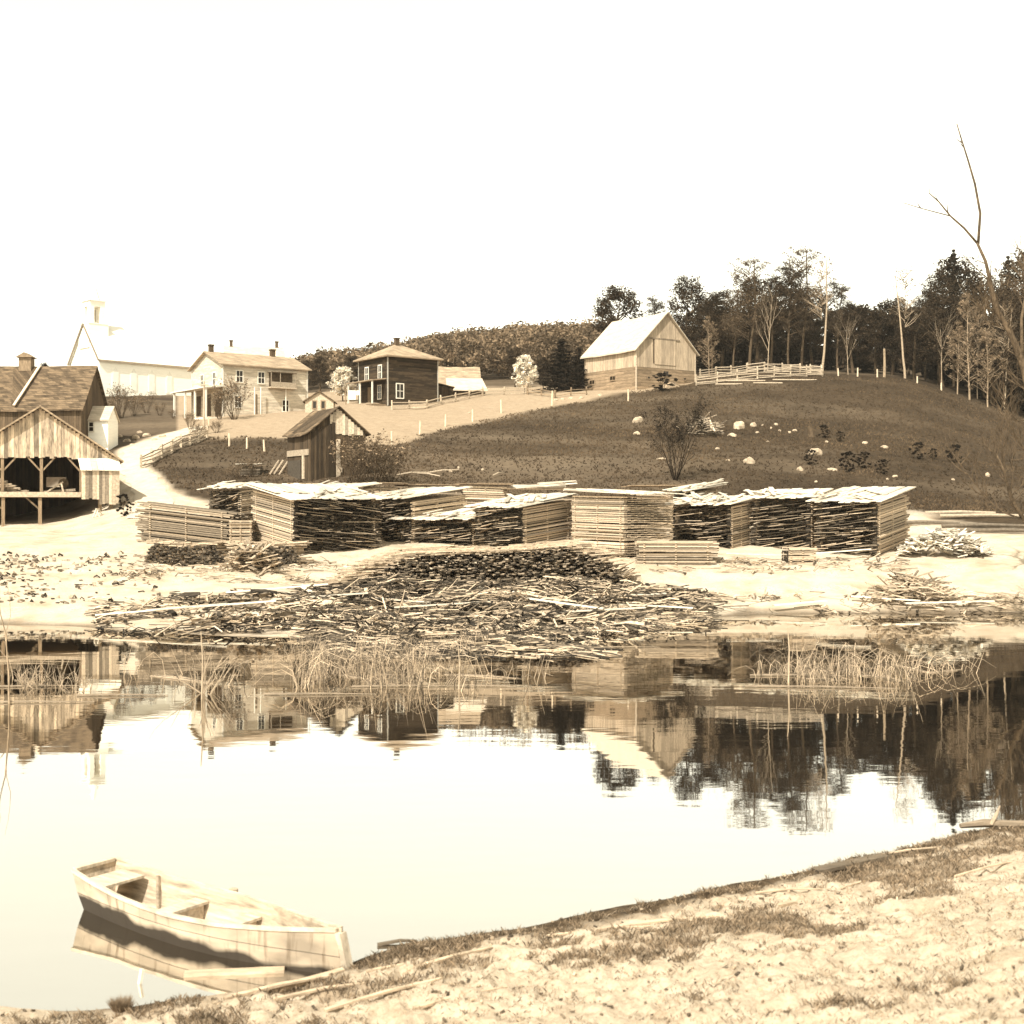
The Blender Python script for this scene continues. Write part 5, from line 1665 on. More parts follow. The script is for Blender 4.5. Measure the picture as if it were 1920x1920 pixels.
def rock(label, px, py, wpx, hpx, group='boulders on the pasture', mat='rock', lo=45, cat='rock'):
    p = hit(px, py, lo)
    s = p.y / F
    rx, rz = wpx * s / 2 * 0.8, hpx * s * 0.8
    mb = MB()
    nl, nm = 7, 11
    ph = random.uniform(0, 6)
    for i in range(nl + 1):
        th = math.pi * i / nl
        for j in range(nm):
            an = 2 * math.pi * j / nm
            k = 1 + (0.16 * math.sin(2 * an + ph) + 0.12 * math.sin(3 * th + an * 2 + ph) + random.uniform(-0.1, 0.1)) * min(1, math.sin(th) * 1.3)
            mb.v.append((rx * k * math.sin(th) * math.cos(an), rx * 0.8 * k * math.sin(th) * math.sin(an), rz * 0.25 + rz * 0.7 * k * math.copysign(abs(math.cos(th)) ** 0.8, math.cos(th)) + 0.1 * rz * math.sin(an + ph) * math.sin(th)))
    for i in range(nl):
        for j in range(nm):
            mb.f.append((i * nm + j, (i + 1) * nm + j, (i + 1) * nm + (j + 1) % nm, i * nm + (j + 1) % nm))
            mb.t.append(random.uniform(0.85, 1.1))
    tag(mb.build('boulder', M[mat], loc=(p.x, p.y, p.z - 0.22 * rz)), label, cat, group)
random.seed(13)
rock('largest pale boulder left of the young tree on the pasture', 1196, 792, 24, 16)
rock('greyer boulder just below the pale boulder left of the young tree', 1194, 815, 18, 10)
rock('biggest round white boulder right of the brush pile', 1386, 803, 30, 20)
rock('flat pale boulder below the biggest white boulder', 1373, 818, 24, 9)
rock('boulder right beside the biggest white boulder', 1412, 800, 14, 12)
rock('pale lumpy boulder in the middle of the pasture right of the young tree', 1405, 868, 26, 18)
rock('small flat stone left of the lumpy boulder', 1365, 864, 10, 4)
rock('pale boulder behind the dark bush on the pasture', 1528, 852, 32, 18)
rock('small boulder left below the dark bush', 1500, 882, 14, 12)
rock('long flat pale stone under the bushes above the right piles', 1560, 882, 28, 8)
rock('flat pale stone high above the right piles', 1622, 832, 16, 6)
rock('oblong pale stone at the upper right pasture', 1658, 840, 20, 8)
rock('stone below the bush above the last pile', 1678, 895, 14, 6)
rock('small pale stone low on the right pasture', 1787, 900, 10, 5)
rock('pale stone beneath the leaning bare tree', 1852, 893, 13, 12)
rock('flat stone at the foot of the young tree', 1240, 862, 24, 5)
for i, (px, py) in enumerate(((1430, 798), (1446, 804), (1455, 797), (1462, 808), (1480, 812), (1420, 812), (1490, 808), (1300, 800), (1270, 802), (1280, 832), (1290, 845), (1345, 842), (1550, 830), (1530, 905), (1440, 830), (1665, 900), (860, 878), (845, 885), (905, 882), (880, 775))):
    rock('small pale stone strewn across the pasture', px, py, random.uniform(6, 11), random.uniform(4, 6), 'small stones strewn on the pasture')
for i, (px, py, w_) in enumerate(((255, 822, 20), (238, 828, 16), (275, 818, 18), (290, 826, 14), (305, 820, 16), (225, 820, 14), (262, 812, 14), (248, 836, 14))):
    rock('rough field stone in the heap beside the road below the church', px, py, w_, w_ * 0.5, 'stones heaped beside the road')
# barn-side stones
for px, py in ((1042, 752), (1055, 750), (1070, 748), (1090, 748), (1125, 742)):
    rock('white stone lying by the fence left of the barn', px, py, 11, 6, 'white stones left of the barn')
# brush pile, stump, logs
loose_boards('brush_pile', 'pile of bleached crossed branches right of the young tree', 'brush pile', 1300, 1345, 131, 136, 70, 1.0, 3.0, [0.4, 1.2, 2.2, 2.8], 0.2, 70, 'rail', heap=dome(1292, 1352, 1.3), w0=0.08, w1=0.16, ends=1)
p = at(1243, 716, 164)
plant('bush', 1243, 716, 698, 164.5, 'dark bush on the front of the earth mound below the barn gable', 'bushes on the pasture', 1.5)
p = hit(1522, 818)
k = MB(); k.tube([(0, 0, -0.2), (-0.05, 0, 0.3), (-0.25, 0, 1.1)], [0.45, 0.35, 0.28], 9)
tag(k.build('tree_stump', M['bark'], loc=tuple(p)), 'dark leaning tree stump on the right pasture', 'stump')
for i, (px, py, L, an) in enumerate(((1400, 716, 5, 0.1), (1440, 720, 4, 0.2), (1490, 714, 6, 0.15), (1370, 722, 4, 0.1))):
    p = hit(px, py)
    k = MB(); k.tube([(-L / 2 * math.cos(an), -L / 2 * math.sin(an), 0.1), (L / 2 * math.cos(an), L / 2 * math.sin(an), 0.15)], 0.09, 6)
    tag(k.build('fallen_rail', M['rail'], loc=tuple(p)), 'fallen rail lying on the grass below the pale rail fence', 'rail', 'fallen rails below the fence')
for px, py, L, an in ((770, 893, 3, 0.5), (800, 895, 2.5, 2.8), (830, 888, 3, 0.3), (935, 893, 1.8, 1.0)):
    p = hit(px, py)
    k = MB(); k.tube([(-L / 2 * math.cos(an), -L / 2 * math.sin(an), 0.05), (0, 0, 0.3), (L / 2 * math.cos(an), L / 2 * math.sin(an), 0.35)], [0.05, 0.06, 0.03], 5)
    tag(k.build('fallen_branch', M['rail'], loc=tuple(p)), 'bleached branch lying on the grass above the back-row piles', 'branch', 'bleached branches on the grass')
for i, (px, py, L, lab) in enumerate(((1800, 966, 5, 'upper pale log lying on the grass under the leaning tree'), (1855, 972, 7, 'longest pale log lying under the leaning bare tree'), (1850, 990, 6, 'dark lower log of the stack by the right edge'), (1880, 1000, 6, 'dark log lying lowest beside the bleached offcut pile'), (1730, 985, 5, 'dark log right behind the last lumber pile'))):
    p = hit(px, py)
    k = MB()
    k.tube([(-L / 2, 0.3, 0.15), (0, 0, 0.22), (L / 2, -0.4, 0.15)], [0.14, 0.13, 0.09], 8, 0.8 if i < 2 else 0.3)
    tag(k.build('log', M['rail'], loc=tuple(p)), lab, 'log')
# slab-covered small heap by the shed
p = hit(468, 893)
r = thing('lumber_pile', 'tiny lumber stack under pale boards left of the dark shed', 'lumber pile', p)
k = MB()
for z in range(7):
    k.box(-0.9, 0.9, 0, 1.4, z * 0.13, z * 0.13 + 0.08, random.uniform(0.25, 0.6))
k.build('board_stack', M['board'], r)
k = MB()
for i in range(6):
    k.box(-1.15 + i * 0.38, -0.8 + i * 0.38, -0.3, 1.7, 0.98 + 0.04 * (i % 2), 1.04 + 0.04 * (i % 2), random.uniform(0.8, 1.1))
k.build('cover_roof', M['cover'], r)
# washing on a line
a, b = gp(648, 160), gp(676, 160)
r = thing('clothesline', 'white washing on a line left of the dark house', 'washing line', a)
for q in (a, b):
    k = MB(); k.tube([q - a + Vector((0, 0, -0.2)), q - a + Vector((0, 0, 1.9))], 0.05, 6); k.build('post', M['old'], r)
k = MB(); k.tube([Vector((0, 0, 1.85)), (b - a) * 0.5 + Vector((0, 0, 1.7)), b - a + Vector((0, 0, 1.85))], 0.015, 4); k.build('line', M['old'], r)
for x0, x1, hh in ((0.35, 1.25, 1.15), (1.35, 1.75, 0.6)):
    k = MB()
    for i in range(5):
        u0, u1 = x0 + (x1 - x0) * i / 5, x0 + (x1 - x0) * (i + 1) / 5
        k.hexa([(u0, 0.04 * math.sin(i * 2), 1.75 - hh), (u1, 0.04 * math.sin(i * 2 + 2), 1.75 - hh + 0.03), (u1, 0.04 * math.sin(i * 2 + 2) + 0.02, 1.75 - hh + 0.03), (u0, 0.04 * math.sin(i * 2) + 0.02, 1.75 - hh), (u0, 0, 1.75), (u1, 0, 1.75), (u1, 0.02, 1.75), (u0, 0.02, 1.75)])
    tag(k.build('washing', M['cloth'], loc=tuple(a)), 'large white sheet hung at the left of the line' if hh > 1 else 'small white cloth hung at the right of the line', 'laundry')

# ------------------------------------------------------------------ reeds and brush in the water
def reeds(label, px0, px1, py0, py1, n, h0, h1, seed, lean=0.5, name='reed_clump', cat='reeds', mat='reed', wdt=0.012, zb=-0.1):
    random.seed(seed)
    mb = MB()
    c = at((px0 + px1) / 2, (py0 + py1) / 2, CAMZ * F / ((py0 + py1) / 2 - HOR))
    ncl = max(3, n // 40)
    cl = [(px0 + (px1 - px0) * (i + random.random()) / ncl, random.uniform(py0, py1)) for i in range(ncl)]
    n = int(n * 0.7)
    wp = [at(a, max(b, 1160), CAMZ * F / (max(b, 1160) - HOR)) - c for a, b in cl]
    for a, b in zip(wp[:-1], wp[1:]):      # drowned stalks matted between the tufts
        for q_ in range(5):
            j_ = Vector((random.gauss(0, .15), random.gauss(0, .15), 0))
            mb.tube([a + j_ + Vector((0, 0, 0.01)), (a + b) / 2 + j_ + Vector((0, random.gauss(0, .1), 0.03)), b + j_ + Vector((0, 0, 0.01))], [wdt, wdt, wdt * 0.7], 3, random.choice([0.4, 0.8, 1.1]), cap=False)
    for i in range(n):
        q = random.choice(cl)
        px, py = q[0] + max(-1.3, min(1.3, random.gauss(0, 1))) * (px1 - px0) * 0.7 / ncl, q[1] + random.gauss(0, 4)
        Y = CAMZ * F / (max(py, 1160) - HOR)
        X = (px - 960) / F * Y
        h = random.uniform(h0, h1)
        an = random.gauss(random.choice([0, 3.14]), 0.9)
        l = lean * random.random() ** 0.8 * h
        dx, dy = math.cos(an) * l, math.sin(an) * l * 0.6
        p0 = Vector((X, Y, zb)) - c
        m_ = random.random()
        if m_ < 0.35:      # upright or slanting
            pts = [p0, p0 + Vector((dx * 0.5, dy * 0.5, h * 0.5)), p0 + Vector((dx, dy, h))]
        elif m_ < 0.65:    # snapped over
            hh = h * random.uniform(0.3, 0.7)
            k0 = p0 + Vector((dx * 0.4, dy * 0.4, hh))
            pts = [p0, k0, k0 + Vector((math.cos(an) * h * 0.5, math.sin(an) * h * 0.3, random.uniform(-0.7, 0.1) * hh))]
        else:              # arched
            pts = [p0, p0 + Vector((dx * 0.3, dy * 0.3, h * 0.5)), p0 + Vector((dx * 1.0, dy, h * 0.72)), p0 + Vector((dx * 2.0, dy * 1.6, h * 0.55)), p0 + Vector((dx * 2.6, dy * 2, h * 0.25))]
        nn_ = len(pts) - 1
        mb.tube(pts, [wdt * (1 - 0.7 * q_ / nn_) * random.uniform(0.7, 1.3) for q_ in range(nn_ + 1)], 3, random.choice([0.25, 0.5, 0.8, 1.1, 1.5]), cap=False)
    return tag(mb.build(name, M[mat], loc=tuple(c)), label, cat, 'dead reeds standing in the pond')
reeds('wide clump of dead reeds standing in dark water at the right', 1430, 1690, 1255, 1278, 420, 0.42, 1.37, 81, 0.6)
reeds('sparse end of the right reeds, thinning to the right', 1680, 1800, 1235, 1262, 90, 0.36, 1.01, 82, 0.9)
reeds('broad tangled reed bed at the middle of the far shallows', 560, 800, 1255, 1290, 520, 0.48, 1.58, 83, 0.6)
reeds('thin reeds right of the tangled middle reed bed', 800, 970, 1265, 1290, 130, 0.36, 1.01, 84, 0.5)
reeds('reeds behind the middle bed at the foot of the slab litter', 560, 900, 1205, 1240, 380, 0.36, 1.15, 85, 0.7)
reeds('scrubby dead reeds in the shallows at the left edge', 0, 150, 1275, 1315, 140, 0.30, 0.94, 86, 0.6)
reeds('few thin stems between the left reeds and the middle bed', 280, 470, 1260, 1300, 60, 0.48, 1.30, 87, 0.7)
# water brush: bent bare stems
def stems(label, px, py, n, h, seed, lean=(0.4, 0)):
    random.seed(seed)
    Y = CAMZ * F / (py - HOR)
    r = MB()
    for i in range(n):
        branch(r, Vector((random.gauss(0, .25), random.gauss(0, .2), -0.2)), Vector((lean[0] + random.gauss(0, .5), random.gauss(0, .4), 0.9)), h * random.uniform(0.5, 1.0), 0.03, 1, 0.4, 0.1, 3, 4, 4)
    tag(r.build('bare_brush', M['reed'], loc=tuple(at(px, py, Y))), label, 'brush', 'bare brush standing in the pond')
stems('bent bare brush stems leaning right in the shallows', 375, 1300, 8, 1.5, 90, (0.7, 0))
stems('sharp broken brush stems at the left edge of the pond', 60, 1290, 8, 1.0, 91, (0.1, 0))
stems('forked broken stems at the right end of the left shallows', 150, 1300, 6, 1.0, 92, (-0.4, 0))
k = MB()
random.seed(95)
branch(k, Vector((0, 0, -0.3)), Vector((0.02, 0, 1)), 3.4, 0.035, 1, 0.35, 0.15, 4, 6, 5)
tag(k.build('bare_sapling', M['palebark'], loc=tuple(at(18, 1318, CAMZ * F / (1318 - HOR)))), 'thin upright bare sapling in the water at the left edge', 'sapling')
for px, py, h, lab in ((860, 1292, 1.3, 'thin bare stake in the water right of the middle reeds'), (1478, 1280, 1.7, 'tall single stem in the right reeds'), (378, 1310, 1.9, 'straight thin stem by the bent brush')):
    k = MB(); k.tube([(0, 0, -0.3), (0.03, 0, h * 0.6), (-0.02, 0, h)], [0.03, 0.025, 0.012], 5)
    tag(k.build('dead_reed', M['reed'], loc=tuple(at(px, py, CAMZ * F / (py - HOR)))), lab, 'stem')
for i, (px, py, L, an, lab) in enumerate(((600, 1303, 3.2, 0.02, 'long pale pole floating before the middle reed bed'), (760, 1288, 3.2, 0.05, 'short pale log half sunk in the middle reeds'), (910, 1288, 1.8, -0.02, 'pale floating stick right of the middle reeds'), (70, 1288, 3.0, 0.08, 'pale log floating among the left reeds'), (60, 1318, 3.4, 0.04, 'lower pale log floating at the left edge'), (230, 1305, 2.6, 0.02, 'thin floating pole right of the left reeds'), (1495, 1268, 3.0, -0.05, 'pale pole lying in the right reeds'), (1540, 1290, 4.5, -0.1, 'long low strip put in for the pale roof reflection below the right reeds'), (1160, 1215, 3.2, 0.1, 'floating slab at the edge of the slab litter'))):  # one strip is the pale roof reflection, modelled as a floating log
    Y = CAMZ * F / (py - HOR)
    k = MB()
    k.tube([(-L / 2 * math.cos(an), -L / 2 * math.sin(an), 0.03), (0, 0.05, 0.04), (L / 2 * math.cos(an), L / 2 * math.sin(an), 0.02)], [0.028, 0.024, 0.01], 6, 0.55)
    tag(k.build('floating_log', M['drift'], loc=tuple(at(px, py, Y))), lab, 'log')

# ------------------------------------------------------------------ boat
def boat():
    """flat-bottomed rowing boat, bow run up on the near shore"""
    f = lambda py: CAMZ * F / (py - HOR)
    st = at(186, 1695, f(1695)); bw = at(636, 1828, f(1828))
    st.z = bw.z = 0
    d = bw - st
    L = d.length + 0.30
    ang = math.atan2(d.y, d.x)
    r = thing('rowing_boat', 'pale flat-bottomed wooden rowing boat with its square bow run ashore', 'boat', st, ang)
    # stations: x, half width top, half width bottom, z bottom, z top
    n = 22
    secs = []
    for i in range(n + 1):
        k = i / n
        x = -0.10 + (L - 0.20) * k
        xb = 0.03 + (L - 0.23) * k
        wt = 0.30 + 0.36 * math.sin(math.pi * min(1, (k * 0.92 + 0.18)) * 0.82) - 0.16 * k ** 3
        wt = np.interp(k, [0, 0.15, 0.35, 0.5, 0.65, 0.8, 0.92, 1.0], [0.36, 0.45, 0.53, 0.54, 0.47, 0.31, 0.14, 0.045])
        wb = wt * np.interp(k, [0, 0.2, 0.6, 1], [0.75, 0.8, 0.82, 0.85])
        zb = np.interp(k, [0, 0.12, 0.3, 0.6, 0.85, 1.0], [0.0, -0.05, -0.10, -0.10, -0.03, 0.02])
        zt = np.interp(k, [0, 0.1, 0.25, 0.45, 0.65, 0.85, 1.0], [0.54, 0.485, 0.42, 0.395, 0.41, 0.47, 0.54])
        secs.append((x, xb, wt, wb, zb, zt))
    def ring(s, inset=0.0, up=0.0):
        x, xb, wt, wb, zb, zt = s
        return [(x, -wt + inset, zt), ((x * 0.45 + xb * 0.55), -(wt * 0.45 + wb * 0.55) + inset - 0.02, zt * 0.45 + zb * 0.55 + up), (xb, -wb + inset, zb + up), (xb, wb - inset, zb + up), ((x * 0.45 + xb * 0.55), (wt * 0.45 + wb * 0.55) - inset + 0.02, zt * 0.45 + zb * 0.55 + up), (x, wt - inset, zt)]
    out, inn = MB(), MB()
    for mb, ins, up, rev in ((out, 0.0, 0.0, False), (inn, 0.03, 0.03, True)):
        rs = [ring(s, ins, up) for s in secs]
        for q in rs: mb.v.extend(q)
        for i in range(n):
            for j in range(5):
                fc = (i * 6 + j, i * 6 + j + 1, (i + 1) * 6 + j + 1, (i + 1) * 6 + j)
                mb.f.append(tuple(reversed(fc)) if rev else fc)
                mb.t.append(1.0)
        for i in (0, n):
            fc = tuple(i * 6 + j for j in range(6))
            mb.f.append(fc if (i == 0) != rev else tuple(reversed(fc)))
            mb.t.append(1.0)
    # painted hull with a dark wet stain that rises towards the middle
    m, nn, b = base_mat('boat_hull_paint')
    b.inputs['Roughness'].default_value = 0.55
    tc = N(nn, 'TexCoord')
    sx = N(nn, 'SeparateXYZ')
    nn.links.new(tc.outputs['Object'], sx.inputs[0])
    def nz(sc, st_, det=5):
        mp = N(nn, 'Mapping'); mp.inputs['Scale'].default_value = st_
        nn.links.new(tc.outputs['Object'], mp.inputs[0])
        z = N(nn, 'TexNoise'); z.inputs['Scale'].default_value = sc; z.inputs['Detail'].default_value = det
        nn.links.new(mp.outputs[0], z.inputs['Vector'])
        return z.outputs[0]
    big = nz(1.3, (1, 1, 1), 3)
    strk = nz(9, (1, 1, 0.12), 6)
    edge = N(nn, 'MapRange')       # stain height along the hull
    nn.links.new(sx.outputs[0], edge.inputs[0])
    edge.inputs[1].default_value, edge.inputs[2].default_value = 0.3, 5.0
    edge.inputs[3].default_value, edge.inputs[4].default_value = 0.20, 0.07
    lvl = math_(nn, 'ADD', edge.outputs[0], math_(nn, 'MULTIPLY', math_(nn, 'SUBTRACT', big, 0.5), 0.35))
    stf = N(nn, 'MapRange')
    nn.links.new(math_(nn, 'SUBTRACT', lvl, sx.outputs[2]), stf.inputs[0])
    stf.inputs[1].default_value, stf.inputs[2].default_value = -0.02, 0.05
    seam = math_(nn, 'LESS_THAN', math_(nn, 'ABSOLUTE', math_(nn, 'SUBTRACT', sx.outputs[2], 0.235)), 0.006)
    cr = N(nn, 'ValToRGB')
    cr.color_ramp.elements[0].position, cr.color_ramp.elements[0].color = 0.30, S(0.13)
    cr.color_ramp.elements[1].position, cr.color_ramp.elements[1].color = 0.46, S(0.36)
    nn.links.new(strk, cr.inputs[0])
    mx = N(nn, 'Mix', data_type='RGBA')
    nn.links.new(math_(nn, 'MULTIPLY', stf.outputs[0], 0.97), mx.inputs[0])
    wear = nz(2.2, (0.6, 1, 1.6), 8)
    wr_ = N(nn, 'MapRange'); wr_.inputs[1].default_value, wr_.inputs[2].default_value = 0.3, 0.65; wr_.inputs[3].default_value, wr_.inputs[4].default_value = 0.55, 1.1
    nn.links.new(wear, wr_.inputs[0])
    pf = math_(nn, 'MULTIPLY', wr_.outputs[0], math_(nn, 'SUBTRACT', 1.0, math_(nn, 'MULTIPLY', seam, 0.6)))
    nn.links.new(scale_col(nn, cr.outputs[0], pf), mx.inputs[6])
    mx.inputs[7].default_value = S(0.014)
    nn.links.new(mx.outputs[2], b.inputs['Base Color'])
    out.build('hull', m, r)
    inn.build('inner_hull', M['boatin'], r)
    gw = MB()
    for sgn in (-1, 1):
        for i in range(n):
            a_, c_ = secs[i], secs[i + 1]
            gw.hexa([(a_[0], sgn * (a_[2] - 0.03), a_[5] - 0.03), (a_[0], sgn * (a_[2] + 0.018), a_[5] - 0.03), (c_[0], sgn * (c_[2] + 0.018), c_[5] - 0.03), (c_[0], sgn * (c_[2] - 0.028), c_[5] - 0.03),
                     (a_[0], sgn * (a_[2] - 0.028), a_[5] + 0.015), (a_[0], sgn * (a_[2] + 0.018), a_[5] + 0.015), (c_[0], sgn * (c_[2] + 0.018), c_[5] + 0.015), (c_[0], sgn * (c_[2] - 0.028), c_[5] + 0.015)])
    for s_, e_ in ((0, 0.0), (n, 0.0)):
        a_ = secs[s_]
        gw.box(a_[0] - 0.05, a_[0] + 0.04, -a_[2] + 0.05, a_[2] - 0.05, a_[5] - 0.03, a_[5] + 0.014)
    gw.build('gunwale', M['boat'], r)
    for i, (k, w_, dz) in enumerate(((0.10, 0.50, 0.03), (0.40, 0.26, 0.13), (0.62, 0.26, 0.13))):
        j = int(k * n)
        s_ = secs[j]
        z = s_[5] - dz - 0.04
        t = MB()
        t.box(s_[0] - w_ / 2, s_[0] + w_ / 2, -s_[2] + (0.07 if i else 0.10), s_[2] - (0.07 if i else 0.10), z - 0.035, z)
        o = t.build('thwart', M['boat'], r)
        if i:       # the seat is boxed in beneath
            q = MB()
            q.box(s_[0] + 0.06, s_[0] + 0.09, -s_[2] + 0.12, s_[2] - 0.12, s_[4] + 0.04, z - 0.036)
            q.build('seat_riser', M['boatin'], o)
    for sgn in (-1, 1):
        for k in (0.2,):
            s_ = secs[int(k * n)]
            rb = MB()
            rb.hexa([(s_[1] - 0.025, sgn * (s_[3] - 0.03), s_[4] + 0.03), (s_[1] + 0.025, sgn * (s_[3] - 0.03), s_[4] + 0.03), (s_[1] + 0.025, sgn * (s_[3] - 0.07), s_[4] + 0.03), (s_[1] - 0.025, sgn * (s_[3] - 0.07), s_[4] + 0.03),
                     (s_[0] - 0.025, sgn * (s_[2] - 0.03), s_[5] - 0.03), (s_[0] + 0.025, sgn * (s_[2] - 0.03), s_[5] - 0.03), (s_[0] + 0.025, sgn * (s_[2] - 0.07), s_[5] - 0.03), (s_[0] - 0.025, sgn * (s_[2] - 0.07), s_[5] - 0.03)], 0.7)
            rb.build('rib', M['boatin'], r)
    br = MB()
    for k in (0.22, 0.5, 0.74, 0.88):
        s_ = secs[int(k * n)]
        br.box(s_[1] - 0.04, s_[1] + 0.04, -s_[3] + 0.05, s_[3] - 0.05, s_[4] + 0.035, s_[4] + 0.075, 0.8)
    br.build('floor_rib', M['boatin'], r)
    tb = MB()
    s_ = secs[n]
    tb.hexa([(s_[1] - 0.02, -s_[3] - 0.012, s_[4] + 0.03), (s_[1] + 0.10, -s_[3] - 0.012, s_[4] + 0.03), (s_[1] + 0.10, s_[3] + 0.012, s_[4] + 0.03), (s_[1] - 0.02, s_[3] + 0.012, s_[4] + 0.03),
             (s_[0] - 0.02, -s_[2] - 0.012, s_[5] - 0.035), (s_[0] + 0.06, -s_[2] - 0.012, s_[5] - 0.035), (s_[0] + 0.06, s_[2] + 0.012, s_[5] - 0.035), (s_[0] - 0.02, s_[2] + 0.012, s_[5] - 0.035)], 0.95)
    tb.build('bow_board', M['boat'], r)
    return r
boat()
# things around the boat
f_ = lambda py: CAMZ * F / (py - HOR)
p = at(433, 1703, f_(1703))
k = MB(); k.tube([(0, 0, -0.4), (0.03, 0.02, 0.26)], [0.07, 0.065], 9, 1.1)
tag(k.build('mooring_stub', M['drift'], loc=tuple(p)), 'short pale broken post standing in the water behind the boat', 'post')
p = at(256, 1846, f_(1846))
k = MB(); k.beam((0, 0, -0.2), (0.05, 0.05, 0.16), 0.045, 0.03)
tag(k.build('wooden_stake', M['cover'], loc=tuple(p)), 'tiny pale stake poking from the water below the boat', 'stake')
random.seed(8)
drift = [(440, 1842, 1.15, 0.12, 0.2, 'wide pale plank half in the water under the boat bow'), (560, 1852, 1.1, 0.55, 0.14, 'driftwood stick just below the boat bow'), (600, 1868, 1.0, 0.35, 0.1, 'short driftwood stick on the mud before the bow'), (520, 1862, 1.2, 0.5, 0.12, 'pale driftwood board left of the sticks before the bow'),
         (845, 1800, 1.15, 0.62, 0.12, 'long bare driftwood pole slanting up the near shore'), (760, 1812, 0.9, 0.3, 0.08, 'thin stick lying left of the slanting driftwood pole'), (720, 1875, 1.3, 0.45, 0.1, 'faded half-buried board at the bottom of the shore'), (865, 1870, 1.1, 0.55, 0.1, 'faded board right of the half-buried board'),
         (1230, 1732, 1.5, 0.15, 0.1, 'pale stick low on the shore near the middle'), (1440, 1700, 1.1, 0.7, 0.14, 'pale flat board in the near shore grass'), (1595, 1620, 1.3, 0.45, 0.3, 'dark weathered plank at the water edge on the right'), (1640, 1612, 0.9, 0.4, 0.16, 'pale strip of wood against the dark weathered plank'), (1480, 1678, 0.9, 0.0, 0.06, 'thin twig lying level on the near shore grass'), (1350, 1712, 1.0, 0.5, 0.2, 'wide bleached board lower in the near shore grass'), (1130, 1750, 1.4, 0.15, 0.06, 'long thin stick along the near waterline'), (1700, 1604, 1.2, 0.3, 0.07, 'thin pole along the right waterline'), (1610, 1660, 0.8, 0.7, 0.05, 'short bare twig on the right shore'),
         (1850, 1640, 1.2, 0.5, 0.07, 'pale branch lying high on the right shore'), (745, 1772, 0.5, 0.3, 0.1, 'small dark chunk of wood at the waterline right of the boat')]
for i, (px, py, L, an, wd, lab) in enumerate(drift):
    p = hit(px, py, 0)
    k = MB()
    a_, b_ = Vector((-L / 2 * math.cos(an), -L / 2 * math.sin(an), 0)), Vector((L / 2 * math.cos(an), L / 2 * math.sin(an), 0))
    for v in (a_, b_):
        v.z = max(gz(p.x + v.x, p.y + v.y), 0) - p.z + 0.015
    tn = 0.35 if 'dark' in lab else 1.15
    wd *= 0.6
    L *= 0.62 if i not in (0, 4) else 0.9
    if wd > 0.08: k.beam(a_, b_, wd, 0.05, tn, ends=0.5)
    else: k.tube([a_, (a_ + b_) / 2 + Vector((0.03, 0.02, 0.02)), b_], [wd * 0.45, wd * 0.4, wd * 0.25], 6, tn)
    tag(k.build('driftwood', M['drift'], loc=tuple(p)), lab, 'driftwood')
p = hit(1870, 1553, 0)
k = MB()
k.tube([(-0.6, 0, 0.03), (-0.2, 0.06, 0.06), (0.3, 0.02, 0.05), (1.4, 0.2, 0.03)], [0.04, 0.07, 0.06, 0.08], 7, 0.55)
k.tube([(-0.1, 0, 0.05), (-0.02, 0.0, 0.2), (0.06, 0.05, 0.34)], [0.035, 0.03, 0.012], 6, 0.9)
tag(k.build('drift_log', M['drift'], loc=tuple(p)), 'drift log with one upright branch at the right waterline', 'log')

# grass on the near shore
def blades(name, n, test, h0, h1, mat, wd=0.006, seed=0, lean=0.6):
    random.seed(seed)
    rs = np.random.RandomState(seed)
    mb = MB()
    px = rs.uniform(-120, 2050, n * 4)
    Y = rs.uniform(8.5, 23, n * 4)
    X = (px - 960) / F * Y
    keep = test(X, Y)
    X, Y = X[keep][:n], Y[keep][:n]
    Z = terrain(X, Y)
    for x, y, z in zip(X, Y, Z):
        h = random.uniform(h0, h1)
        an = random.uniform(0, 6.283)
        c, s = math.cos(an), math.sin(an)
        l = h * lean * random.random()
        w_ = wd * random.uniform(0.6, 1.4)
        b = random.uniform(0, 6.283)
        bx, by = math.cos(b) * w_, math.sin(b) * w_
        mb.add([(x - bx, y - by, z - 0.01), (x + bx, y + by, z - 0.01), (x + c * l * 0.4 + bx * .6, y + s * l * 0.4 + by * .6, z + h * 0.6), (x + c * l, y + s * l, z + h)], [(0, 1, 2), (0, 2, 3)], random.choice([0.25, 0.5, 0.8, 1.0, 1.2]))
    o = mb.build(name, M[mat])
    o['kind'] = 'stuff'
def t1(X, Y):
    t = near_t(X, Y)
    n2 = fbm(X * 1.3, Y * 1.3, 4)
    px = 960 + F * X / Y
    return (t > 0.25) & (n2 + 0.25 * fbm(X * 5, Y * 5, 3) > 0.03 - 0.16 * np.clip((px - 900) / 900, 0, 1) * np.clip((4.5 - t) / 2, 0, 1) + 0.16 * np.clip((t - 3) / 3, 0, 1.2))
def t2(X, Y):
    t = near_t(X, Y)
    return (t > 0.4) & (fbm(X * 3 + 11, Y * 3, 3) > -0.06)
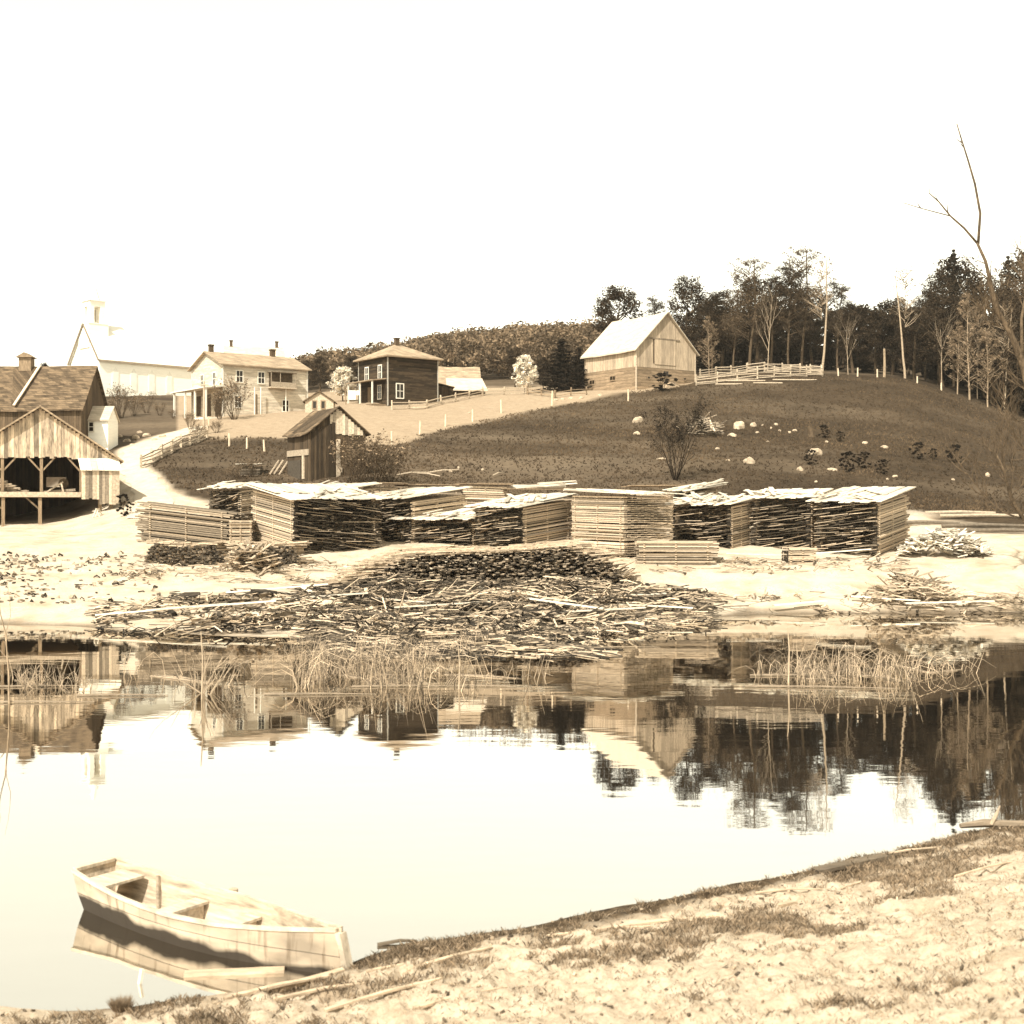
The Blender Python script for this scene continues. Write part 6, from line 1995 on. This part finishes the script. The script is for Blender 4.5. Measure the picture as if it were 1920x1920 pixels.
def bark_chips():
    random.seed(17)
    rs = np.random.RandomState(17)
    n = 2600
    px, Y = rs.uniform(-100, 2020, n), rs.uniform(9, 22, n)
    X = (px - 960) / F * Y
    t = near_t(X, Y)
    keep = (t > 0.05) & (rs.rand(n) < np.where(t < 1.6, 1.0, 0.45 + 1.5 * fbm(X * 0.9, Y * 0.9, 3)))
    mb = MB()
    X, Y = X[keep], Y[keep]
    Z = terrain(X, Y)
    for x, y, z in zip(X, Y, Z):
        L = random.choice([0.015, 0.02, 0.03, 0.04, 0.05, 0.06])
        an, pt = random.uniform(0, 6.28), random.gauss(0, 0.35)
        v = Vector((math.cos(an), math.sin(an), pt)) * L / 2
        q = Vector((x, y, z + 0.012))
        mb.beam(q - v, q + v, random.uniform(0.01, 0.035), random.uniform(0.01, 0.03), random.choice([0.2, 0.35, 0.5, 0.8, 1.2]))
    o = mb.build('debris', M['drift'])
    o['kind'] = 'stuff'
bark_chips()
blades('grass', 80000, t1, 0.015, 0.085, 'sedge', wd=0.0035, seed=1, lean=1.1)
blades('grass', 30000, t2, 0.012, 0.05, 'straw', wd=0.0035, seed=2, lean=1.8)
# hillside grass
def hill_grass():
    random.seed(3)
    rs = np.random.RandomState(4)
    px = rs.uniform(250, 1990, 62000)
    Y = rs.uniform(97, 176, 62000)
    X = (px - 960) / F * Y
    fl = np.interp(px, [0, 380, 520, 740, 880, 1040, 1200, 1300, 1330, 2400], [140, 131, 128, 126, 143, 156, 166, 172, 900, 900])
    gl = np.interp(px, [200, 320, 420, 600], [114, 106, 100, 97])
    keep = (rs.rand(len(X)) < np.clip(0.62 + 1.6 * fbm(X * 0.12, Y * 0.2, 4), 0.15, 1)) & (Y < fl + 6 * fbm(X * 0.3, Y * 0.3, 3)) & (Y > gl) & (road_mask(X, Y) < 0.05)
    X, Y = X[keep], Y[keep]
    Z = terrain(X, Y)
    mb = MB()
    tp_ = lambda x, y: 1.15 + 1.6 * float(fbm(x * 0.12, y * 0.2, 3))
    for x, y, z in zip(X, Y, Z):
        h = random.uniform(0.08, 0.24)
        t = random.uniform(0.85, 1.15) * tp_(x, y)
        for k in range(2):
            b = random.uniform(0, 3.14)
            bx, by = math.cos(b) * 0.09, math.sin(b) * 0.09
            mb.add([(x - bx, y - by, z - 0.03), (x + bx, y + by, z - 0.03), (x + random.gauss(0, .12), y, z + h)], [(0, 1, 2)], t)
    o = mb.build('grass', M['hillgrass'])
    o['kind'] = 'stuff'
hill_grass()
def tuft(label, px, py, n, h):
    random.seed(px)
    p = hit(px, py, 0)
    mb = MB()
    for i in range(n):
        an = random.uniform(0, 6.28)
        rr = random.random() * h * 0.6
        l = random.uniform(0.2, 0.7) * h
        x, y = rr * math.cos(an), rr * math.sin(an)
        mb.add([(x - 0.006, y, 0), (x + 0.006, y, 0), (x + math.cos(an) * l, y + math.sin(an) * l, h * random.uniform(0.6, 1.1))], [(0, 1, 2)], random.uniform(0.5, 1.3))
    tag(mb.build('grass_tuft', M['twig'], loc=tuple(p)), label, 'grass tuft')
tuft('dark bristly grass tuft at the water edge below the boat', 228, 1900, 500, 0.14)
